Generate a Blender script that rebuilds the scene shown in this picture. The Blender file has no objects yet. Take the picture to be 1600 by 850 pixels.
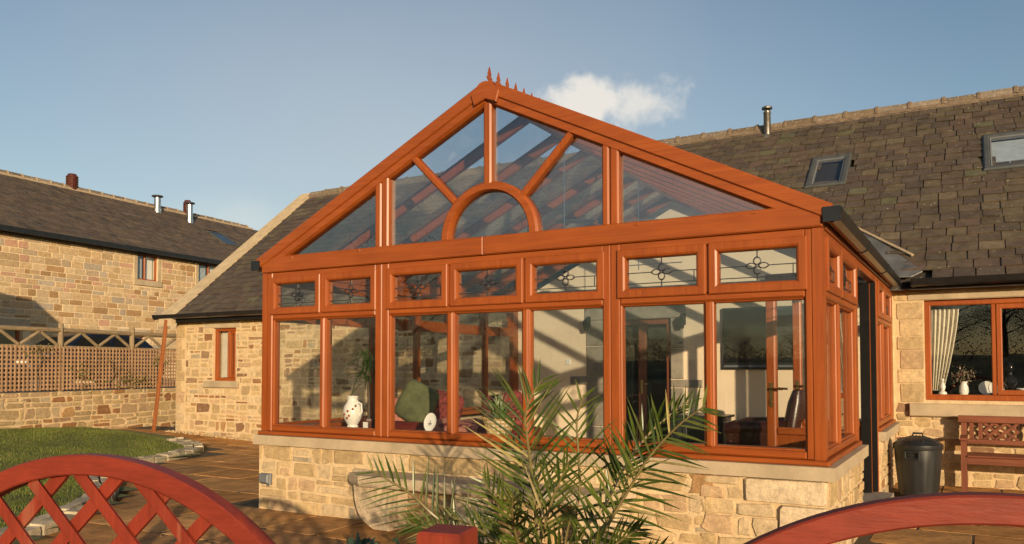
import bpy, math, random
import numpy as np
from mathutils import Vector, Matrix, Quaternion

S = bpy.context.scene
COL = S.collection
rnd = random.Random(7)

# ------------------------------------------------------------------ camera
CAM = Vector((6.4007, -5.909, 1.4373))
cd = bpy.data.cameras.new("camera")
cam = bpy.data.objects.new("camera", cd); COL.objects.link(cam)
cam.location = CAM
cam.rotation_euler = (math.pi / 2 + 0.0326, 0.0011, 0.5244)
cd.sensor_width = 36.0
cd.lens = 36.0 * 1256.77 / 1600.0
cd.shift_y = 108.0 / 1600.0
cd.clip_start = 0.05
cd.clip_end = 2000.0
S.camera = cam

# ------------------------------------------------------------------ light
SUN_EL = math.radians(9.9)
SUN_AZ = math.atan2(0.68, -0.733)                 # bearing of the sun, clockwise from +Y
sun_to = Vector((math.sin(SUN_AZ) * math.cos(SUN_EL), math.cos(SUN_AZ) * math.cos(SUN_EL), math.sin(SUN_EL)))
sl = bpy.data.lights.new("sun", 'SUN')
sl.energy = 4.9
sl.angle = math.radians(0.6)
sl.color = (1.0, 0.76, 0.48)
so = bpy.data.objects.new("sun", sl); COL.objects.link(so)
so.rotation_euler = (-sun_to).to_track_quat('-Z', 'Y').to_euler()
so.location = (20, -20, 20)

W = bpy.data.worlds.new("World"); S.world = W
W.use_nodes = True
wn = W.node_tree.nodes; wl = W.node_tree.links
wn.clear()
wout = wn.new("ShaderNodeOutputWorld"); bg = wn.new("ShaderNodeBackground")
sky = wn.new("ShaderNodeTexSky"); sky.sky_type = 'NISHITA'; sky.sun_disc = False
sky.sun_elevation = SUN_EL; sky.sun_rotation = SUN_AZ
sky.altitude = 100; sky.air_density = 1.0; sky.dust_density = 1.1; sky.ozone_density = 1.2
bg.inputs['Strength'].default_value = 0.115
wl.new(bg.outputs[0], wout.inputs[0])

def wmath(op, a, b=None, c=None):
    n = wn.new("ShaderNodeMath"); n.operation = op
    for i, v in enumerate((a, b, c)):
        if v is None: continue
        if isinstance(v, (int, float)): n.inputs[i].default_value = v
        else: wl.new(v, n.inputs[i])
    return n.outputs[0]
wtc = wn.new("ShaderNodeTexCoord")
def wdot(vec):
    n = wn.new("ShaderNodeVectorMath"); n.operation = 'DOT_PRODUCT'
    wl.new(wtc.outputs['Generated'], n.inputs[0]); n.inputs[1].default_value = vec
    return n.outputs['Value']
def cloud_mask(c, ru, rv, amp, soft, seed, scale):
    """a soft-edged cumulus round direction c (unit), half-sizes ru, rv in tangent units"""
    c = Vector(c).normalized(); e = c.cross(Vector((0, 0, 1))).normalized(); u = e.cross(c)
    dc = wmath('MAXIMUM', wdot(c), 0.05)
    x = wmath('DIVIDE', wdot(e), dc); y = wmath('DIVIDE', wdot(u), dc)
    nz = wn.new("ShaderNodeTexNoise"); nz.inputs['Scale'].default_value = scale; nz.inputs['Detail'].default_value = 7
    nz.inputs['Roughness'].default_value = 0.58
    mp = wn.new("ShaderNodeMapping"); mp.inputs['Location'].default_value = (seed, seed * 1.7, seed * .3)
    wl.new(wtc.outputs['Generated'], mp.inputs[0]); wl.new(mp.outputs[0], nz.inputs['Vector'])
    d = wmath('SQRT', wmath('ADD', wmath('POWER', wmath('DIVIDE', x, ru), 2.0), wmath('POWER', wmath('DIVIDE', y, rv), 2.0)))
    v = wmath('ADD', wmath('SUBTRACT', 1.0, d), wmath('MULTIPLY', wmath('SUBTRACT', nz.outputs['Fac'], 0.5), amp))
    r = wn.new("ShaderNodeMapRange"); r.interpolation_type = 'SMOOTHSTEP'
    wl.new(v, r.inputs['Value']); r.inputs['From Min'].default_value = 0.0; r.inputs['From Max'].default_value = soft
    front = wmath('GREATER_THAN', wdot(c), 0.5)
    return wmath('MULTIPLY', r.outputs[0], front)
prev = sky.outputs[0]
def add_cloud(mask, color, strength):
    global prev
    m = wn.new("ShaderNodeMix"); m.data_type = 'RGBA'
    wl.new(wmath('MULTIPLY', mask, strength), m.inputs['Factor'])
    wl.new(prev, m.inputs[6]); m.inputs[7].default_value = (*color, 1)
    prev = m.outputs[2]
CLOUDC = (6.3, 6.0, 5.5)
add_cloud(cloud_mask((-0.5887, 0.7633, 0.2660), 0.78, 0.42, 0.35, 1.2, 1.3, 2.2), (4.7, 4.6, 4.4), 0.46)     # thin high veil
add_cloud(cloud_mask((-0.4030, 0.8596, 0.3141), 0.066, 0.040, 2.3, 0.75, 3.1, 22), CLOUDC, 0.95)
add_cloud(cloud_mask((-0.3389, 0.8877, 0.3118), 0.060, 0.033, 2.6, 0.95, 6.4, 22), CLOUDC, 0.8)
add_cloud(cloud_mask((-0.7344, 0.6567, 0.1717), 0.12, 0.035, 1.7, 1.3, 9.4, 9), CLOUDC, 0.28)
add_cloud(cloud_mask((-0.20, -0.95, 0.22), 0.5, 0.10, 2.0, 1.0, 5.2, 6), CLOUDC, 0.6)
add_cloud(cloud_mask((-0.75, -0.62, 0.25), 0.35, 0.09, 2.0, 1.0, 2.2, 6), CLOUDC, 0.6)
wl.new(prev, bg.inputs[0])

S.view_settings.view_transform = 'Standard'
S.view_settings.look = 'None'
S.view_settings.exposure = 0.23
S.view_settings.gamma = 1.0
S.render.engine = 'CYCLES'
S.cycles.transparent_max_bounces = 40
S.cycles.max_bounces = 8
S.cycles.caustics_reflective = False
S.cycles.caustics_refractive = False

# ------------------------------------------------------------------ materials
def new_mat(name):
    m = bpy.data.materials.new(name); m.use_nodes = True
    nt = m.node_tree; nt.nodes.clear()
    o = nt.nodes.new("ShaderNodeOutputMaterial"); b = nt.nodes.new("ShaderNodeBsdfPrincipled")
    nt.links.new(b.outputs[0], o.inputs[0])
    return m, nt, b, o
def noise(nt, scale, detail=5, rough=0.6, stretch=(1, 1, 1), coord='Object', dist=0.0):
    tc = nt.nodes.new("ShaderNodeTexCoord"); mp = nt.nodes.new("ShaderNodeMapping")
    mp.inputs['Scale'].default_value = stretch
    n = nt.nodes.new("ShaderNodeTexNoise")
    n.inputs['Scale'].default_value = scale; n.inputs['Detail'].default_value = detail
    n.inputs['Roughness'].default_value = rough; n.inputs['Distortion'].default_value = dist
    if coord == 'World':
        g = nt.nodes.new("ShaderNodeNewGeometry"); nt.links.new(g.outputs['Position'], mp.inputs[0])
    else: nt.links.new(tc.outputs[coord], mp.inputs[0])
    nt.links.new(mp.outputs[0], n.inputs['Vector'])
    return n.outputs['Fac']
def ramp(nt, fac, stops):
    r = nt.nodes.new("ShaderNodeValToRGB")
    e = r.color_ramp.elements
    while len(e) > 1: e.remove(e[-1])
    e[0].position = stops[0][0]; e[0].color = (*stops[0][1], 1) if len(stops[0][1]) == 3 else stops[0][1]
    for p, c in stops[1:]:
        x = e.new(p); x.color = (*c, 1)
    nt.links.new(fac, r.inputs[0]); return r.outputs[0]
def mixc(nt, fac, a, b, mode='MIX'):
    m = nt.nodes.new("ShaderNodeMix"); m.data_type = 'RGBA'; m.blend_type = mode
    for v, s in ((fac, m.inputs[0]), (a, m.inputs[6]), (b, m.inputs[7])):
        if isinstance(v, (int, float)): s.default_value = v
        elif isinstance(v, tuple): s.default_value = (*v, 1)
        else: nt.links.new(v, s)
    return m.outputs[2]
def bump(nt, b, h, strength, dist=0.01):
    n = nt.nodes.new("ShaderNodeBump"); n.inputs['Strength'].default_value = strength; n.inputs['Distance'].default_value = dist
    nt.links.new(h, n.inputs['Height']); nt.links.new(n.outputs[0], b.inputs['Normal'])
def attr(nt):
    a = nt.nodes.new("ShaderNodeAttribute"); a.attribute_name = "col"; return a.outputs['Color']

def mat_plain(name, c, rough=0.5, metal=0.0, var=0.15, scale=8, bmp=0.0, coat=0.0, spec=0.5, bscale=None):
    m, nt, b, o = new_mat(name)
    n = noise(nt, scale, 4, coord='World')
    b.inputs['Base Color'].default_value = (*c, 1)
    col = ramp(nt, n, [(0.25, tuple(x * (1 - var) for x in c)), (0.75, tuple(min(1, x * (1 + var)) for x in c))])
    nt.links.new(col, b.inputs['Base Color'])
    b.inputs['Roughness'].default_value = rough; b.inputs['Metallic'].default_value = metal
    b.inputs['Specular IOR Level'].default_value = spec
    b.inputs['Coat Weight'].default_value = coat; b.inputs['Coat Roughness'].default_value = 0.15
    if bmp: bump(nt, b, noise(nt, bscale or scale * 6, 5, coord='World'), bmp, 0.01)
    return m
def mat_attr(name, rough=0.85, n1=14, amt=0.35, n2=60, bmp=0.5, dist=0.012, spots=None, spec=0.3):
    """base colour per piece (attribute col), grain and relief from noise; spots adds lichen or dirt flecks"""
    m, nt, b, o = new_mat(name)
    a = attr(nt)
    f = noise(nt, n1, 6, coord='World')
    dark = ramp(nt, f, [(0.28, (1 - amt,) * 3), (0.72, (1 + amt * .6,) * 3)])
    c = mixc(nt, 1.0, a, dark, 'MULTIPLY')
    f2 = noise(nt, n2, 4, coord='World')
    c = mixc(nt, 1.0, c, ramp(nt, f2, [(0.3, (0.82,) * 3), (0.7, (1.12,) * 3)]), 'MULTIPLY')
    if spots:
        sc, th, sc_col, k = spots
        fs = noise(nt, sc, 3, 0.5, coord='World')
        c = mixc(nt, ramp(nt, fs, [(th, (0, 0, 0)), (th + 0.04, (k,) * 3)]), c, sc_col)
    nt.links.new(c, b.inputs['Base Color'])
    b.inputs['Roughness'].default_value = rough; b.inputs['Specular IOR Level'].default_value = spec
    bump(nt, b, noise(nt, n2 * .6, 8, 0.7, coord='World'), bmp, dist)
    return m
def mat_wood(name, c1, c2, axis, rough=0.42, coat=0.12, sc=26, bmp=0.08, wear=None):
    m, nt, b, o = new_mat(name)
    st = [1, 1, 1]; st[axis] = 0.05
    f = noise(nt, sc, 6, 0.65, tuple(st), 'World', 0.6)
    st2 = [1, 1, 1]; st2[axis] = 0.02
    f2 = noise(nt, sc * 5, 3, 0.6, tuple(st2), 'World')
    c = ramp(nt, f, [(0.3, c2), (0.5, tuple((x + y) / 2 for x, y in zip(c1, c2))), (0.68, c1)])
    c = mixc(nt, 1.0, c, ramp(nt, f2, [(0.35, (0.90,) * 3), (0.65, (1.05,) * 3)]), 'MULTIPLY')
    big = noise(nt, 1.3, 2, coord='World')
    c = mixc(nt, 1.0, c, ramp(nt, big, [(0.3, (0.88,) * 3), (0.7, (1.08,) * 3)]), 'MULTIPLY')
    if wear:
        fw = noise(nt, wear[0], 6, 0.7, tuple(st), 'World')
        c = mixc(nt, ramp(nt, fw, [(wear[1], (0, 0, 0)), (wear[1] + .08, (.55,) * 3)]), c, wear[2])
    nt.links.new(c, b.inputs['Base Color'])
    b.inputs['Roughness'].default_value = rough; b.inputs['Specular IOR Level'].default_value = 0.3
    b.inputs['Coat Weight'].default_value = coat; b.inputs['Coat Roughness'].default_value = 0.3
    bump(nt, b, f2, bmp, 0.004)
    return m
def mat_glass(name, tint=(0.93, 0.95, 0.95), base=0.06, rough=0.0):
    m, nt, b, o = new_mat(name); nt.nodes.remove(b)
    tr = nt.nodes.new("ShaderNodeBsdfTransparent"); tr.inputs[0].default_value = (*tint, 1)
    gl = nt.nodes.new("ShaderNodeBsdfGlossy"); gl.inputs['Roughness'].default_value = rough
    lw = nt.nodes.new("ShaderNodeLayerWeight"); lw.inputs[0].default_value = 0.5
    p = nt.nodes.new("ShaderNodeMath"); p.operation = 'POWER'; nt.links.new(lw.outputs['Facing'], p.inputs[0]); p.inputs[1].default_value = 5
    q = nt.nodes.new("ShaderNodeMath"); q.operation = 'MULTIPLY_ADD'; nt.links.new(p.outputs[0], q.inputs[0])
    q.inputs[1].default_value = 1 - base; q.inputs[2].default_value = base
    # faint ripple of real panes
    bp = nt.nodes.new("ShaderNodeBump"); bp.inputs['Strength'].default_value = 0.02; bp.inputs['Distance'].default_value = 0.02
    nt.links.new(noise(nt, 1.4, 2, coord='World'), bp.inputs['Height']); nt.links.new(bp.outputs[0], gl.inputs['Normal'])
    mx = nt.nodes.new("ShaderNodeMixShader")
    nt.links.new(q.outputs[0], mx.inputs[0]); nt.links.new(tr.outputs[0], mx.inputs[1]); nt.links.new(gl.outputs[0], mx.inputs[2])
    nt.links.new(mx.outputs[0], o.inputs[0])
    return m
def mat_leaf(name, rough=0.45, trans=0.25):
    m, nt, b, o = new_mat(name)
    a = attr(nt)
    f = noise(nt, 30, 3, coord='World')
    c = mixc(nt, 1.0, a, ramp(nt, f, [(0.3, (0.75,) * 3), (0.7, (1.2,) * 3)]), 'MULTIPLY')
    nt.links.new(c, b.inputs['Base Color']); b.inputs['Roughness'].default_value = rough
    t = nt.nodes.new("ShaderNodeBsdfTranslucent"); nt.links.new(c, t.inputs[0])
    mx = nt.nodes.new("ShaderNodeMixShader"); mx.inputs[0].default_value = trans
    nt.links.new(b.outputs[0], mx.inputs[1]); nt.links.new(t.outputs[0], mx.inputs[2]); nt.links.new(mx.outputs[0], o.inputs[0])
    return m

OAK1, OAK2 = (0.315, 0.078, 0.013), (0.235, 0.052, 0.009)
M = {}
for i, k in enumerate('xyz'): M['oak_' + k] = mat_wood('golden_oak_' + k, OAK1, OAK2, i)
M['glass'] = mat_glass('window_glass', (0.975, 0.985, 0.985), 0.062)
M['roofglass'] = mat_glass('roof_glass', (0.80, 0.86, 0.90), 0.05)
M['gableglass'] = mat_glass('gable_glass', (0.93, 0.95, 0.965), 0.135)
M['darkglass'] = mat_glass('dark_glass', (0.55, 0.6, 0.62), 0.07)
M['lead'] = mat_plain('lead_came', (0.13, 0.13, 0.13), 0.35, 0.9, 0.3, 40)
M['leadsheet'] = mat_plain('lead_sheet', (0.14, 0.14, 0.135), 0.45, 0.35, 0.45, 5, 0.3)
M['stone'] = mat_attr('sandstone', 0.9, 17, 0.30, 75, 0.8, 0.012, (11, 0.66, (0.50, 0.38, 0.22), 0.5))
M['sill'] = mat_plain('sawn_sandstone', (0.40, 0.315, 0.205), 0.85, 0, 0.26, 3, 0.3, bscale=40)
M['mortar'] = mat_plain('cream_mortar', (0.57, 0.425, 0.245), 0.95, 0, 0.2, 9, 0.9, bscale=45)
M['mortarbarn'] = mat_plain('buff_mortar', (0.66, 0.52, 0.33), 0.95, 0, 0.15, 10, 0.6)
M['slate'] = mat_attr('roof_slate', 0.62, 7, 0.35, 45, 0.5, 0.008, (24, 0.69, (0.40, 0.38, 0.24), 0.85), 0.35)
M['slatebarn'] = mat_attr('barn_slate', 0.7, 5, 0.3, 40, 0.5, 0.008, (14, 0.70, (0.26, 0.25, 0.18), 0.7), 0.35)
M['ridge'] = mat_attr('ridge_tile', 0.85, 12, 0.4, 50, 0.6, 0.01, (22, 0.62, (0.42, 0.40, 0.33), 0.8))
M['ridgemortar'] = mat_plain('ridge_mortar', (0.165, 0.120, 0.08), 0.95, 0, 0.3, 14, 0.6)
M['ridgebuff'] = mat_plain('buff_ridge_mortar', (0.34, 0.26, 0.17), 0.95, 0, 0.25, 14, 0.5)
M['coping'] = mat_plain('coping_stone', (0.46, 0.36, 0.22), 0.9, 0, 0.2, 6, 0.4)
M['blackpl'] = mat_plain('black_gutter', (0.012, 0.012, 0.013), 0.28, 0, 0.3, 6)
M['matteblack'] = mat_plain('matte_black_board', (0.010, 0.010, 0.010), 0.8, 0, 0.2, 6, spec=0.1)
M['binpl'] = mat_plain('black_bin_plastic', (0.016, 0.018, 0.019), 0.38, 0, 0.3, 9, 0.05)
M['steel'] = mat_plain('stainless_flue', (0.55, 0.54, 0.52), 0.3, 1.0, 0.15, 12)
M['darksteel'] = mat_plain('dull_flue', (0.16, 0.15, 0.14), 0.42, 0.8, 0.3, 14)
M['terra'] = mat_plain('glazed_terracotta', (0.075, 0.022, 0.016), 0.3, 0, 0.25, 12)
M['pot'] = mat_plain('terracotta', (0.42, 0.15, 0.06), 0.8, 0, 0.2, 8, 0.2)
M['skyframe'] = mat_plain('grey_metal_flashing', (0.085, 0.09, 0.085), 0.45, 0.3, 0.2, 8)
M['plaster'] = mat_plain('cream_plaster', (0.80, 0.645, 0.46), 0.9, 0, 0.06, 3, 0.1)
M['greystone'] = mat_plain('grey_door_stone', (0.27, 0.24, 0.19), 0.9, 0, 0.25, 7, 0.5)
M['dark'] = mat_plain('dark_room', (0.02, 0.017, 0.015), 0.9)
M['floor'] = mat_plain('floor_tile', (0.25, 0.17, 0.10), 0.5, 0, 0.2, 3)
M['flag'] = mat_attr('stone_flag', 0.8, 4, 0.4, 38, 0.55, 0.01, (9, 0.63, (0.16, 0.12, 0.05), 0.6), 0.12)
M['joint'] = mat_plain('sandy_joint', (0.075, 0.055, 0.03), 0.95, 0, 0.3, 20, 0.5)
M['soil'] = mat_plain('lawn_soil', (0.10, 0.115, 0.03), 0.95, 0, 0.4, 6, 0.5)
M['field'] = mat_plain('field_grass', (0.05, 0.075, 0.022), 0.95, 0, 0.4, 0.3, 0.5, bscale=3)
M['yard'] = mat_plain('yard_gravel', (0.22, 0.18, 0.13), 0.95, 0, 0.3, 12, 0.5)
M['grass'] = mat_leaf('grass_blade', 0.6, 0.3)
M['palm'] = mat_leaf('palm_leaflet', 0.36, 0.18)
M['leaf'] = mat_leaf('leaf', 0.5, 0.25)
M['bark'] = mat_plain('bark', (0.09, 0.065, 0.045), 0.9, 0, 0.4, 9, 0.7)
RED1, RED2 = (0.255, 0.037, 0.018), (0.170, 0.024, 0.012)
for i, k in enumerate('xyz'): M['red_' + k] = mat_wood('red_stain_' + k, RED1, RED2, i, 0.55, 0.05, 20, 0.3, (9, 0.60, (0.33, 0.115, 0.065)))
for i, k in enumerate('xyz'): M['teak_' + k] = mat_wood('bench_wood_' + k, (0.23, 0.075, 0.035), (0.12, 0.035, 0.017), i, 0.55, 0.1, 24, 0.1)
M['timber'] = mat_wood('weathered_pole', (0.34, 0.26, 0.155), (0.20, 0.145, 0.085), 1, 0.85, 0, 22, 0.3)
M['trellis'] = mat_wood('trellis_batten', (0.42, 0.27, 0.155), (0.27, 0.16, 0.09), 2, 0.8, 0, 26, 0.2)
M['plank'] = mat_wood('brown_plank', (0.34, 0.12, 0.04), (0.22, 0.07, 0.022), 2, 0.6, 0, 24, 0.1)
M['leather'] = mat_plain('oxblood_leather', (0.13, 0.018, 0.014), 0.32, 0, 0.25, 5, 0.15, bscale=60)
M['greenfab'] = mat_plain('sage_velvet', (0.10, 0.11, 0.05), 0.9, 0, 0.4, 9, 0.3)
M['pinkfab'] = mat_plain('rose_throw', (0.42, 0.16, 0.12), 0.9, 0, 0.3, 14, 0.3)
M['white'] = mat_plain('white_glaze', (0.76, 0.74, 0.68), 0.25, 0, 0.04, 6)
M['brass'] = mat_plain('brass', (0.62, 0.42, 0.14), 0.28, 1.0, 0.15, 12)
M['tvblack'] = mat_plain('tv_black', (0.008, 0.008, 0.009), 0.06, 0, 0.1, 4)
M['castiron'] = mat_plain('black_cabinet', (0.022, 0.024, 0.024), 0.35, 0, 0.2, 8)
M['greyplastic'] = mat_plain('grey_plastic', (0.13, 0.14, 0.15), 0.45, 0, 0.1, 8)
M['blindlin'] = mat_plain('pale_linen', (0.62, 0.57, 0.46), 0.9, 0, 0.1, 5)
M['bluepane'] = mat_plain('blind_reflection_blue', (0.34, 0.40, 0.46), 0.9)  # roof window's blind, and the sky reflection painted into the barn windows
M['leatherdark'] = mat_plain('dark_brown_leather', (0.035, 0.011, 0.008), 0.3, 0, 0.25, 5, 0.15, bscale=60)
M['carblue'] = mat_plain('dark_blue_paint', (0.004, 0.005, 0.010), 0.35, 0.0, 0.1, 3, coat=0.15)
M['tyre'] = mat_plain('tyre_rubber', (0.02, 0.02, 0.02), 0.8)
M['render'] = mat_plain('shadow_building_render', (0.4, 0.33, 0.24), 0.9)
M['wicker'] = mat_plain('wicker', (0.42, 0.27, 0.11), 0.7, 0, 0.3, 30)
M['pattern'] = mat_plain('flowered_fabric', (0.20, 0.035, 0.03), 0.85, 0, 0.9, 24, 0.2)

# ------------------------------------------------------------------ mesh builder
ident = lambda p: p
def face_front(y=0.0):   return lambda p: (p[0], y - p[2], p[1])
def face_right(x):       return lambda p: (x + p[2], p[0], p[1])
def face_left(x):        return lambda p: (x - p[2], p[0], p[1])
class MB:
    def __init__(s, T=ident): s.v = []; s.f = []; s.c = []; s.T = T; s.col = (0.5, 0.5, 0.5); s.smooth = False
    def add(s, vs, fs, col=None):
        n = len(s.v); s.v += [tuple(s.T(p)) for p in vs]; s.f += [tuple(i + n for i in f) for f in fs]
        s.c += [col or s.col] * len(vs); return s
    def rings(s, rs, close=True, cap0=True, cap1=True, col=None):
        k = len(rs[0]); vs = [p for r in rs for p in r]; fs = []
        for i in range(len(rs) - 1):
            for j in range(k if close else k - 1):
                a, b = i * k + j, i * k + (j + 1) % k
                fs.append((a, b, b + k, a + k))
        if cap0: fs.append(tuple(range(k - 1, -1, -1)))
        if cap1: fs.append(tuple((len(rs) - 1) * k + j for j in range(k)))
        return s.add(vs, fs, col)
    def box(s, x0, x1, y0, y1, z0, z1, col=None):
        q = lambda z: [(x0, y0, z), (x1, y0, z), (x1, y1, z), (x0, y1, z)]
        return s.rings([q(z0), q(z1)], col=col)
    def rect(s, u0, u1, v0, v1, w0, w1, ch=0.006, col=None):
        """a board on a face: outer (w1) edges chamfered"""
        q = lambda i, w: [(u0 + i, v0 + i, w), (u1 - i, v0 + i, w), (u1 - i, v1 - i, w), (u0 + i, v1 - i, w)]
        return s.rings([q(0, w0), q(0, w1 - ch), q(ch, w1)], col=col)
    def frame(s, u0, u1, v0, v1, wd, w0, w1, co=0.006, ci=0.018):
        q = lambda i, w: [(u0 + i, v0 + i, w), (u1 - i, v0 + i, w), (u1 - i, v1 - i, w), (u0 + i, v1 - i, w)]
        return s.rings([q(0, w0), q(0, w1 - co), q(co, w1), q(wd - ci, w1), q(wd - ci * .35, w1 - ci * .35), q(wd, w1 - ci), q(wd, w0), q(0, w0)], cap0=False, cap1=False)
    def bar(s, p, q, w, d, up=(0, 0, 1), ch=0.0, col=None, w2=None):
        p, q = Vector(p), Vector(q); t = (q - p).normalized(); up = Vector(up)
        sd = t.cross(up).normalized(); up = sd.cross(t).normalized()
        def sec(c, w):
            if ch: pts = [(-w/2+ch,-d/2),(w/2-ch,-d/2),(w/2,-d/2+ch),(w/2,d/2-ch),(w/2-ch,d/2),(-w/2+ch,d/2),(-w/2,d/2-ch),(-w/2,-d/2+ch)]
            else: pts = [(-w/2,-d/2),(w/2,-d/2),(w/2,d/2),(-w/2,d/2)]
            return [tuple(c + sd * a + up * b) for a, b in pts]
        return s.rings([sec(p, w), sec(q, w2 or w)], col=col)
    def tube(s, pts, r, n=8, col=None, cap=True):
        pts = [Vector(p) for p in pts]; rr = r if isinstance(r, (list, tuple)) else [r] * len(pts)
        out = []; prevu = None
        for i, p in enumerate(pts):
            t = (pts[min(i + 1, len(pts) - 1)] - pts[max(i - 1, 0)]).normalized()
            u = prevu if prevu is not None else (Vector((0, 0, 1)) if abs(t.z) < .9 else Vector((1, 0, 0)))
            u = (u - t * u.dot(t)).normalized(); prevu = u; v = t.cross(u)
            out.append([tuple(p + (u * math.cos(2 * math.pi * k / n) + v * math.sin(2 * math.pi * k / n)) * rr[i]) for k in range(n)])
        return s.rings(out, cap0=cap, cap1=cap, col=col)
    def lathe(s, prof, c=(0, 0, 0), n=20, col=None, cap=True):
        out = [[(c[0] + r * math.cos(2 * math.pi * k / n), c[1] + r * math.sin(2 * math.pi * k / n), c[2] + z) for k in range(n)] for r, z in prof]
        return s.rings(out, cap0=cap, cap1=cap, col=col)
    def prism(s, poly, ext, col=None):
        e = Vector(ext); return s.rings([[tuple(p) for p in poly], [tuple(Vector(p) + e) for p in poly]], col=col)
    def ball(s, c, r, n=10, m=7, col=None):
        rx, ry, rz = r if isinstance(r, tuple) else (r, r, r)
        out = []
        for i in range(m + 1):
            a = -math.pi / 2 + math.pi * min(max(i, 0.15), m - 0.15) / m
            out.append([(c[0] + rx * math.cos(a) * math.cos(2 * math.pi * k / n), c[1] + ry * math.cos(a) * math.sin(2 * math.pi * k / n), c[2] + rz * math.sin(a)) for k in range(n)])
        return s.rings(out, col=col)
    def mesh(s, name, mat, off=(0, 0, 0), smooth=None):
        me = bpy.data.meshes.new(name)
        ox, oy, oz = off
        me.from_pydata([(x - ox, y - oy, z - oz) for x, y, z in s.v], [], s.f)
        a = me.color_attributes.new("col", 'FLOAT_COLOR', 'POINT')
        buf = np.ones((len(s.v), 4), np.float32); buf[:, :3] = np.array(s.c, np.float32).reshape(-1, 3)
        a.data.foreach_set("color", buf.ravel())
        me.materials.append(mat)
        if smooth if smooth is not None else s.smooth:
            me.polygons.foreach_set("use_smooth", [True] * len(me.polygons)); me.set_sharp_from_angle(angle=math.radians(40))
        return me
    def build(s, name, mat, parent=None, label=None, local=False, **kw):
        """link as ONE object; vertices are world coordinates unless local"""
        off = (0, 0, 0)
        if not local:
            vs = s.v
            lo = [min(p[i] for p in vs) for i in range(3)]; hi = [max(p[i] for p in vs) for i in range(3)]
            off = ((lo[0] + hi[0]) / 2, (lo[1] + hi[1]) / 2, lo[2])
        o = bpy.data.objects.new(name, s.mesh(name, M[mat] if isinstance(mat, str) else mat, off))
        COL.objects.link(o); WORLD[o.name] = Vector(off)
        if parent is not None:
            o.parent = parent
            o.location = (0, 0, 0) if local else Vector(off) - WORLD[parent.name]
        else: o.location = off
        if label: o['label'] = label
        for k, v in kw.items(): o[k] = v
        return o
WORLD = {}
def thing(name, label, cat, loc=(0, 0, 0), rz=0.0, group=None):
    o = bpy.data.objects.new(name, None); COL.objects.link(o); o.location = loc; o.rotation_euler = (0, 0, rz)
    o.empty_display_size = 0.2
    o['label'] = label; o['category'] = cat
    if group: o['group'] = group
    WORLD[o.name] = Vector(loc)
    return o
def tag(o, label, cat, group=None):
    o['label'] = label; o['category'] = cat
    if group: o['group'] = group
    return o
def struct(o): o['kind'] = 'structure'; return o
def stuff(o): o['kind'] = 'stuff'; return o
def copy_tree(o, parent=None):
    c = o.copy(); COL.objects.link(c); c.parent = parent
    WORLD[c.name] = Vector(c.location)
    for ch in o.children: copy_tree(ch, c)
    return c

_fw = Vector((-math.sin(.5244) * math.cos(.0326), math.cos(.5244) * math.cos(.0326), math.sin(.0326)))
_rt = Vector((math.cos(.5244), math.sin(.5244), 0)); _up = _rt.cross(_fw)
def px(p):
    """where a point shows in the photograph's frame and how many metres away it is (only used to choose which pieces become parts)"""
    d = Vector(p) - CAM; z = d.dot(_fw)
    if z < 0.1: return (-9999, -9999, 0.1)
    return (800 + 1256.77 * d.dot(_rt) / z, 533 - 1256.77 * d.dot(_up) / z, z)
def pieces(parent, name, massname, items, mat, limit=300, minpx=8, hidden=None):
    """items: (MB, centre, size). The pieces that show largest become parts of their own, the rest one joined part."""
    sc = []
    for i, (mb, c, size) in enumerate(items):
        x, y, z = px(c)
        vis = -40 < x < 1640 and -40 < y < 890 and z > .2
        if vis and hidden and hidden(c): vis = False
        w = 1256.77 * size / z if vis else 0
        sc.append((w, i))
    sc.sort(key=lambda t: -t[0])
    own = [i for w, i in sc if w >= minpx][:limit]; so_ = set(own)
    for i in sorted(own): items[i][0].build(name, mat, parent)
    rest = MB()
    for i, it in enumerate(items):
        if i in so_: continue
        n = len(rest.v); rest.v += it[0].v; rest.c += it[0].c; rest.f += [tuple(k + n for k in f) for f in it[0].f]
    if rest.v: stuff(rest.build(massname, mat, parent))

# ------------------------------------------------------------------ stonework
TAN = [(0.50, 0.365, 0.195), (0.54, 0.40, 0.225), (0.47, 0.34, 0.175), (0.56, 0.43, 0.26), (0.44, 0.32, 0.17), (0.52, 0.375, 0.19), (0.50, 0.345, 0.20)]
BROWN = [(0.27, 0.135, 0.06), (0.33, 0.175, 0.075), (0.23, 0.13, 0.07), (0.38, 0.225, 0.10), (0.30, 0.19, 0.11)]
GREY = [(0.40, 0.33, 0.22), (0.43, 0.35, 0.23), (0.36, 0.30, 0.21)]
def stone_col(r, pb=0.18, pg=0.1):
    t = r.random(); pal = BROWN if t < pb else GREY if t < pb + pg else TAN
    c = r.choice(pal); k = r.uniform(0.88, 1.1); return tuple(x * k for x in c)
def courses(r, u0, u1, v0, v1, hr, wr, thin=0.15, tall=0.0):
    out = []; v = v0
    while v < v1 - 0.02:
        h = min(r.uniform(*hr), v1 - v)
        if v1 - v - h < hr[0] * .5: h = v1 - v
        u = u0 - r.uniform(0, wr[0])
        while u < u1:
            w = r.uniform(*wr)
            if r.random() < .2: w *= .5
            a, b = max(u, u0), min(u + w, u1)
            if b - a > 0.03:
                if r.random() < thin and h > .12:
                    k = r.uniform(.35, .65) * h
                    m_ = r.uniform(.3, .7) * (b - a) + a
                    out.append((a, b, v, v + k))
                    if b - a > .3: out += [(a, m_, v + k, v + h), (m_, b, v + k, v + h)]
                    else: out.append((a, b, v + k, v + h))
                else: out.append((a, b, v, v + h))
            u += w
        v += h
    return out
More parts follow.
